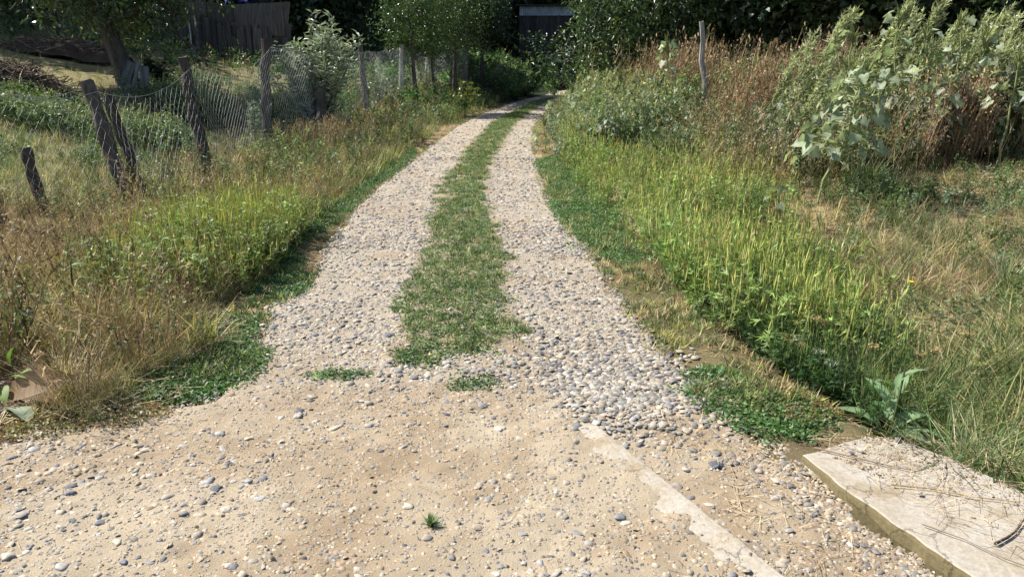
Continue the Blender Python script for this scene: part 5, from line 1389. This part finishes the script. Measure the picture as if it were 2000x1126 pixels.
# ------------------------------------------------------------------ wild carrots and other small plants
def carrot(label, px, py, Y, kind, group, lean=0.0, r=.032):
    q = np.random.default_rng(int(px)); top = pt(px, py, Y); gz = float(height(top[0], Y))
    root = thing("wild_carrot", label, "wild carrot", (top[0] - lean, Y, gz), group); hh = max(.12, top[2] - gz)
    st = Geo(); s = np.linspace(0, 1, 5); P = np.stack([lean * s ** 2, .02 * np.sin(s * 3), hh * s], 1); V, T = tube(P, [.0035, .003, .0028, .0025, .0025], 4, cap=False); st.add(V, T, (.30, .28, .14))
    st.build("stem", M_WEED, root)
    g = Geo(); tp = P[-1]
    for i in range(22):
        a = i * 2.4; k = math.sqrt((i + .5) / 22)
        if kind == 'cup': e = tp + np.array([math.cos(a) * r * (.55 + .35 * k), math.sin(a) * r * (.55 + .35 * k), r * (.9 + .5 * k)])
        else: e = tp + np.array([math.cos(a) * r * 1.3 * k, math.sin(a) * r * 1.3 * k, r * .5])
        c = (.52, .42, .22) if kind == 'cup' else (.75, .74, .68)
        if kind == 'green': c = (.35, .36, .15)
        V, T = tube(np.stack([tp, e]), [.0012, .0012], 3, cap=False); g.add(V, T, np.array(c) * .8)
        for j in range(5):
            V, T, K = diamond(e, q.normal(0, 1, 3) + [0, 0, .6], q.normal(0, 1, 3), r * .38, r * .26, .1, np.array(c) * q.uniform(.75, 1.15)); g.add(V, T, K)
    g.build("flower_head", M_WEED, root)
GC = "wild carrots beside the ragweed and in the long grass"
for (px, py, Y, kd, lab) in [(1590, 632, 4.25, 'cup', "upper cream carrot seed cup of the pair above the shaded ditch"), (1606, 640, 4.2, 'cup', "cream carrot seed cup right of its twin, above the shaded ditch"), (1541, 676, 4.1, 'cup', "open cream carrot cup at the foot of the bright ragweed"), (1562, 686, 4.05, 'cup', "brown tinged carrot cup low in the ragweed's shade"), (1537, 658, 4.2, 'green', "yellow green carrot head tucked under the ragweed"), (1560, 666, 4.15, 'flat', "thin white carrot flower under the ragweed"), (1601, 691, 4.0, 'flat', "white carrot flower standing below the cream pair"), (1624, 714, 3.9, 'flat', "small white carrot flower nearest the leafy dock"), (1705, 688, 4.1, 'cup', "lone tan carrot cup above the dock leaves"), (1797, 702, 4.0, 'cup', "dull gold carrot cup left of the biggest one, in the long grass"), (1824, 695, 4.0, 'cup', "biggest brown gold carrot cup over the dock plant"), (1831, 607, 4.6, 'green', "round green carrot head near the yellow flower"), (1890, 662, 4.2, 'cup', "folded carrot head in the middle of the long grass"), (1950, 690, 4.0, 'green', "greenish carrot head over the bleached drooping grass"), (1978, 635, 4.3, 'green', "pale carrot head at the edge by the spiky green tuft"), (1910, 715, 3.9, 'green', "lowest greenish carrot head in the drooping grass")]:
    carrot(lab, px, py, Y, kd, GC, rng.normal(0, .03))
carrot("flat white carrot flower above the dry grass, left of the yellow green ragweed", 330, 459, 5.9, 'flat', None, 0, .05)
carrot("bristly green carrot head alone in the brown grass", 48, 528, 5.2, 'green', None, 0, .04)

top = pt(1779, 551, 4.9); gz = float(height(top[0], 4.9)); root = thing("yellow_flower", "single yellow flower on a tall thin stalk in the tan grass", "flower", (top[0], 4.9, gz))
g = Geo(); V, T = tube(np.array([(0, 0, 0), (.015, 0, (top[2] - gz) * .5), (0, 0, top[2] - gz)]), .003, 4); g.add(V, T, (.22, .25, .1)); g.build("stem", M_WEED, root)
g = Geo()
for i in range(14):
    a = i * 2 * PI / 14; V, T, K = diamond(np.array([0, 0, top[2] - gz]), np.array([math.cos(a), math.sin(a), .45]), np.array([0, 0, 1.]), .026, .010, .1, (.75, .52, .02)); g.add(V, T, K)
g.build("petals", M_WEED, root)

def rosette(name, label, cat, loc, specs, group=None, stem=None, scol=(.12, .15, .06)):
    root = thing(name, label, cat, tuple(loc), group)
    if stem is not None:
        g = Geo(); V, T = tube(np.array(stem), np.linspace(.009, .004, len(stem)), 5); g.add(V, T, scol); g.build("stem", M_WEED, root)
    for (mesh, pos, d, roll, size, lab) in specs:
        o = leaf_object(mesh, root, pos, d, roll, size)
        if lab: o["label"] = lab
    return root
DOCK = [long_leaf(900 + s, (.15, .225, .11), .36) for s in range(3)]
NARROW = [long_leaf(910 + s, (.085, .16, .03), .20) for s in range(2)]
BIG = [long_leaf(920 + s, (.12, .19, .035), .62) for s in range(2)]
DEADL = long_leaf(930, (.24, .16, .09), .40); GREYL = long_leaf(931, (.20, .24, .17), .6)
b = foot(1742, 3.42, 800)
rosette("dock_plant", "leafy dock with broad blue green leaves spreading at the edge of the culvert slab", "weed", b, [(DOCK[i % 3], (.02 * math.cos(a), .02 * math.sin(a), z), (math.cos(a), math.sin(a), el), .2 * math.sin(i), L, None) for i, (a, el, L, z) in enumerate([(2.6, .65, .25, .06), (3.25, .35, .26, .04), (-2.2, .35, .20, .03), (.3, .5, .23, .08), (-.5, .4, .24, .06), (1.2, .8, .20, .12), (2.0, 1.0, .18, .2), (.8, .9, .17, .26), (-1.1, .5, .20, .06), (3.6, .9, .16, .3), (4.4, .25, .16, .03), (.0, .9, .14, .34)])], None, [(0, 0, 0), (.02, 0, .2), (.04, .01, .42)])
b = foot(165, 4.75, 720)
rosette("leafy_stalk", "dark dry stalk with a few green pointed leaves in the brown grass", "weed", b, [(NARROW[i % 2], (0.02 * i, 0, z), (math.cos(a), math.sin(a), el), .3, L, None) for i, (a, el, L, z) in enumerate([(.2, .30, .15, .36), (.15, .2, .16, .27), (3.3, -.35, .15, .24), (-.4, -.5, .19, .22), (.1, -.6, .14, .26), (2.9, .3, .12, .31)])], None, [(0, 0, 0), (.01, 0, .2), (.03, 0, .40)], (.08, .05, .035))
b = foot(38, 3.55, 800)
rosette("burdock", "large leaved plant cut by the picture's side with curled brown leaf", "weed", b, [(BIG[0], (.02, 0, .13), (.7, -.4, .3), .1, .14, "bright yellow green leaf"), (BIG[1], (-.05, -.05, .08), (.7, -.8, .1), .2, .14, None), (BIG[0], (-.08, 0, .15), (-.6, -.5, .4), -.2, .2, None), (DEADL, (.0, -.06, .05), (.9, -.12, .40), .9, .36, "curled brown dead leaf"), (GREYL, (.07, -.16, .02), (.8, -.5, .20), -.3, .20, "crumpled grey green leaf"), (GREYL, (-.02, -.33, .01), (.6, -.7, .15), .4, .12, "small grey leaf on the dirt"), (NARROW[0], (.0, 0, .2), (.5, -.3, 1.2), .3, .15, "dark upright leaf")], None, [(0, 0, 0), (0, 0, .1), (.01, 0, .2)])
for i, (px, py, Y, lab) in enumerate([(1862, 905, 2.92, "small plant with rounded yellow green leaves at the rim of the culvert slab"), (1960, 545, 5.2, "")]):
    if lab:
        b = foot(px, Y, py); rosette("seedling", lab, "weed", b, [(LEAVES[j % 3], (0, 0, .04), (math.cos(a), math.sin(a), .25), 0, .06, None) for j, a in enumerate((.4, 1.9, 3.3, 4.8, 5.6))], None, [(0, 0, 0), (0, 0, .05)])

def grass_clump(label, loc, n, L, wd, cols, seed, bend=.5, name="grass_tuft"):
    q = np.random.default_rng(seed); root = thing(name, label, "grass tuft", tuple(loc)); g = Geo()
    for i in range(n):
        k = np.array(cols[q.integers(0, len(cols))]) * q.uniform(.75, 1.25)
        V, T, K = blade(q, L * q.uniform(.55, 1.1), wd, bend * q.uniform(.2, 1.4), abs(q.normal(0, .5)), q.uniform(0, 6.28), 4, (q.normal(0, L * .10), q.normal(0, L * .10), 0), k * .8, k * 1.15); g.add(V, T, K)
    g.build("blades", M_GRASS, root)
p = at(842, 1032); grass_clump("tiny green tuft growing alone in the bare sand", (p[0], p[1], float(road_z(*p))), 70, .05, .008, [G_MID, G_DEEP, (.15, .2, .08)], 1)
b = foot(1678, 8.6, 430); grass_clump("spiky blue green tuft at the foot of the big broad leaved weed", b, 130, .62, .014, [G_GREY, G_DEEP, G_MID], 2, .35)
b = foot(1970, 5.3, 560); grass_clump("spiky green tuft in the tan grass at the field side", b, 110, .42, .012, [G_GREY, G_MID, (.2, .24, .12)], 3, .5)
b = foot(1985, 3.4, 800); grass_clump("long bleached grass drooping over the ditch beside the culvert slab", b, 130, .52, .007, [D_STRAW, (.44, .36, .16), (.24, .25, .09), G_MID], 4, .9)
b = foot(1905, 3.05, 870); grass_clump("green and straw grass hanging over the edge of the culvert slab", b, 200, .42, .009, [G_MID, D_STRAW, (.18, .23, .07), G_GREY], 5, .8)
b = foot(140, 3.6, 800); grass_clump("dry straw tuft at the corner of the sand, beside the curled brown leaf", b, 170, .34, .006, [D_STRAW, D_TAN, (.44, .36, .2)], 6, .4)
p = at(690, 718); 
# ------------------------------------------------------------------ twigs and straw on the ground
def twig(label, pts_, r, col, group):
    P = np.array(pts_, float); o0 = P[0].copy(); V, T = tube(P - o0, np.linspace(r, r * .5, len(P)), 5); g = Geo(); g.add(V, T, col)
    o = g.build("twig", M_TWIG, None, label=label, category="twig", group=group); o.location = tuple(o0)
GT = "twigs lying on the culvert slab"
def on_slab(px, py): x, y = at(px, py, zk + .006); return (x, y, zk - .02 * (y - 2.9) + .012)
twig("dark crooked twig at the lower end of the culvert slab", [on_slab(1942, 1070), on_slab(1965, 1058), on_slab(1982, 1045), on_slab(1999, 1020)], .006, (.07, .05, .04), GT)
twig("long dry stalk lying across the upper end of the culvert slab", [on_slab(1590, 875), on_slab(1650, 890), on_slab(1720, 908), on_slab(1800, 925)], .004, (.25, .18, .12), GT)
twig("long pale stalk lying along the middle of the culvert slab", [on_slab(1740, 950), on_slab(1820, 958), on_slab(1900, 975), on_slab(1990, 985)], .004, (.40, .29, .15), GT)
twig("thin grey stem crossing the lower half of the culvert slab", [on_slab(1800, 1030), on_slab(1880, 1060), on_slab(1960, 1100), on_slab(2010, 1118)], .0025, (.2, .17, .13), GT)
g = Geo()
def straw_at(x, y, z, n_, L0, L1, r, cols):
    for i in range(n_):
        a = rng.uniform(0, 2 * PI); L = rng.uniform(L0, L1); d = np.array([math.cos(a), math.sin(a), rng.normal(0, .06)]); c = np.array([x[i], y[i], z[i] + .004])
        s_ = np.array([-d[1], d[0], 0]) * r; k = np.array(cols[rng.integers(0, len(cols))]) * rng.uniform(.7, 1.25)
        g.add([c - d * L / 2 - s_, c - d * L / 2 + s_, c + d * L / 2 + s_ * .6 + [0, 0, .01], c + d * L / 2 - s_ * .6 + [0, 0, .01]], [(0, 1, 2), (0, 2, 3)], k)
ST = [D_STRAW, D_TAN, (.3, .2, .12), (.5, .4, .24)]
x, y = field(1500, 2.0, 6.5, lambda y: Rx(y) - .55, lambda y: Rx(y) + .6, None, margin=.8); z = np.where(x < Rx(y), road_z(x, y), height(x, y)); ok = ~((x > 1.25) & (y < 3.1)); x, y, z = x[ok], y[ok], z[ok]; straw_at(x, y, z, len(x), .03, .16, .0013, ST)
x, y = field(500, 2.0, 4.4, lambda y: y * 0 - 2.6, lambda y: y * 0 + 1.0, None, margin=.8); straw_at(x, y, road_z(x, y), len(x), .015, .07, .0011, ST + [(.12, .09, .06)])
x = rng.uniform(1.35, 2.2, 520); y = rng.uniform(2.2, 3.1, 520); ok = (x > 1.31 + .45 * (3.0 - y)) & (y > 2.2); x, y = x[ok], y[ok]; straw_at(x, y, zk - .02 * (y - 2.9) + .006 + 0 * x, len(x), .03, .14, .0011, ST + [(.2, .15, .1)])
x, y = field(2600, 4, 11, lambda y: y * 0 + 2.5, lambda y: y * 0 + 8, None); straw_at(x, y, height(x, y) + .02, len(x), .06, .22, .0022, ST + [(.55, .45, .28)])
x, y = field(900, 3.2, 5.5, lambda y: y * 0 - 4, lambda y: Lx(y) - .1, None); straw_at(x, y, height(x, y) + .03, len(x), .04, .2, .0015, ST + [(.55, .45, .28)])
g.build("straw_litter", M_TWIG, kind="stuff")
x = rng.uniform(1.25, 2.3, 7000); y = rng.uniform(2.4, 3.5, 7000); k_ = (x - 1.27) * .82 + (y - 3.0) * .57     # soil washed over the slab's upper end
_P = np.array(kerb_outline); ins = np.zeros(len(x), bool)
for i_ in range(len(_P)):
    (xa_, ya_), (xb_, yb_) = _P[i_], _P[(i_ + 1) % len(_P)]
    ins ^= ((ya_ > y) != (yb_ > y)) & (x < (xb_ - xa_) * (y - ya_) / (yb_ - ya_ + 1e-9) + xa_)
ok = (k_ > .04) & ins & (rng.random(7000) < .8 * sm(.25, .5, fbm(x, y, 5, 180)) * (.08 + sm(2.55, 2.85, y + .30 * (x - 1.6)))); x, y = x[ok], y[ok]
gs = Geo(); scatter(gs, CRUMB, np.stack([x, y, zk - .02 * (y - 2.9) + .002 + 0 * x], 1), .006 * 3.4 ** (rng.random(len(x)) ** 2.5), mixcol(len(x), [(.30, .23, .15), (.24, .18, .115), (.34, .27, .185)], None, .15, .02), .5)
gs.build("loose_soil", M_PEB, kind="stuff")
# loose crumbs and stones on the slab
for i, (px, py, s) in enumerate([(1795, 968, .03), (1712, 925, .02), (1680, 880, .035), (1662, 885, .03), (1752, 858, .04)]):
    x, y, z = on_slab(px, py); o = bpy.data.objects.new("stone", STONES[i]); o.scale = (s, s * .8, s * .5); o.rotation_euler = (0, 0, i); o.location = (x, y, z + .002)
    finish(o, None, {"label": ["maroon pebble lying alone on the clean middle of the culvert slab", "small brown pebble near the upper stalk on the culvert slab", "dark pebble beside its twin among the litter on the slab", "grey pebble left of its twin among the litter on the slab", "flat pebble at the grassy rim of the culvert slab"][i], "category": "pebble", "group": "pebbles on the culvert slab"})
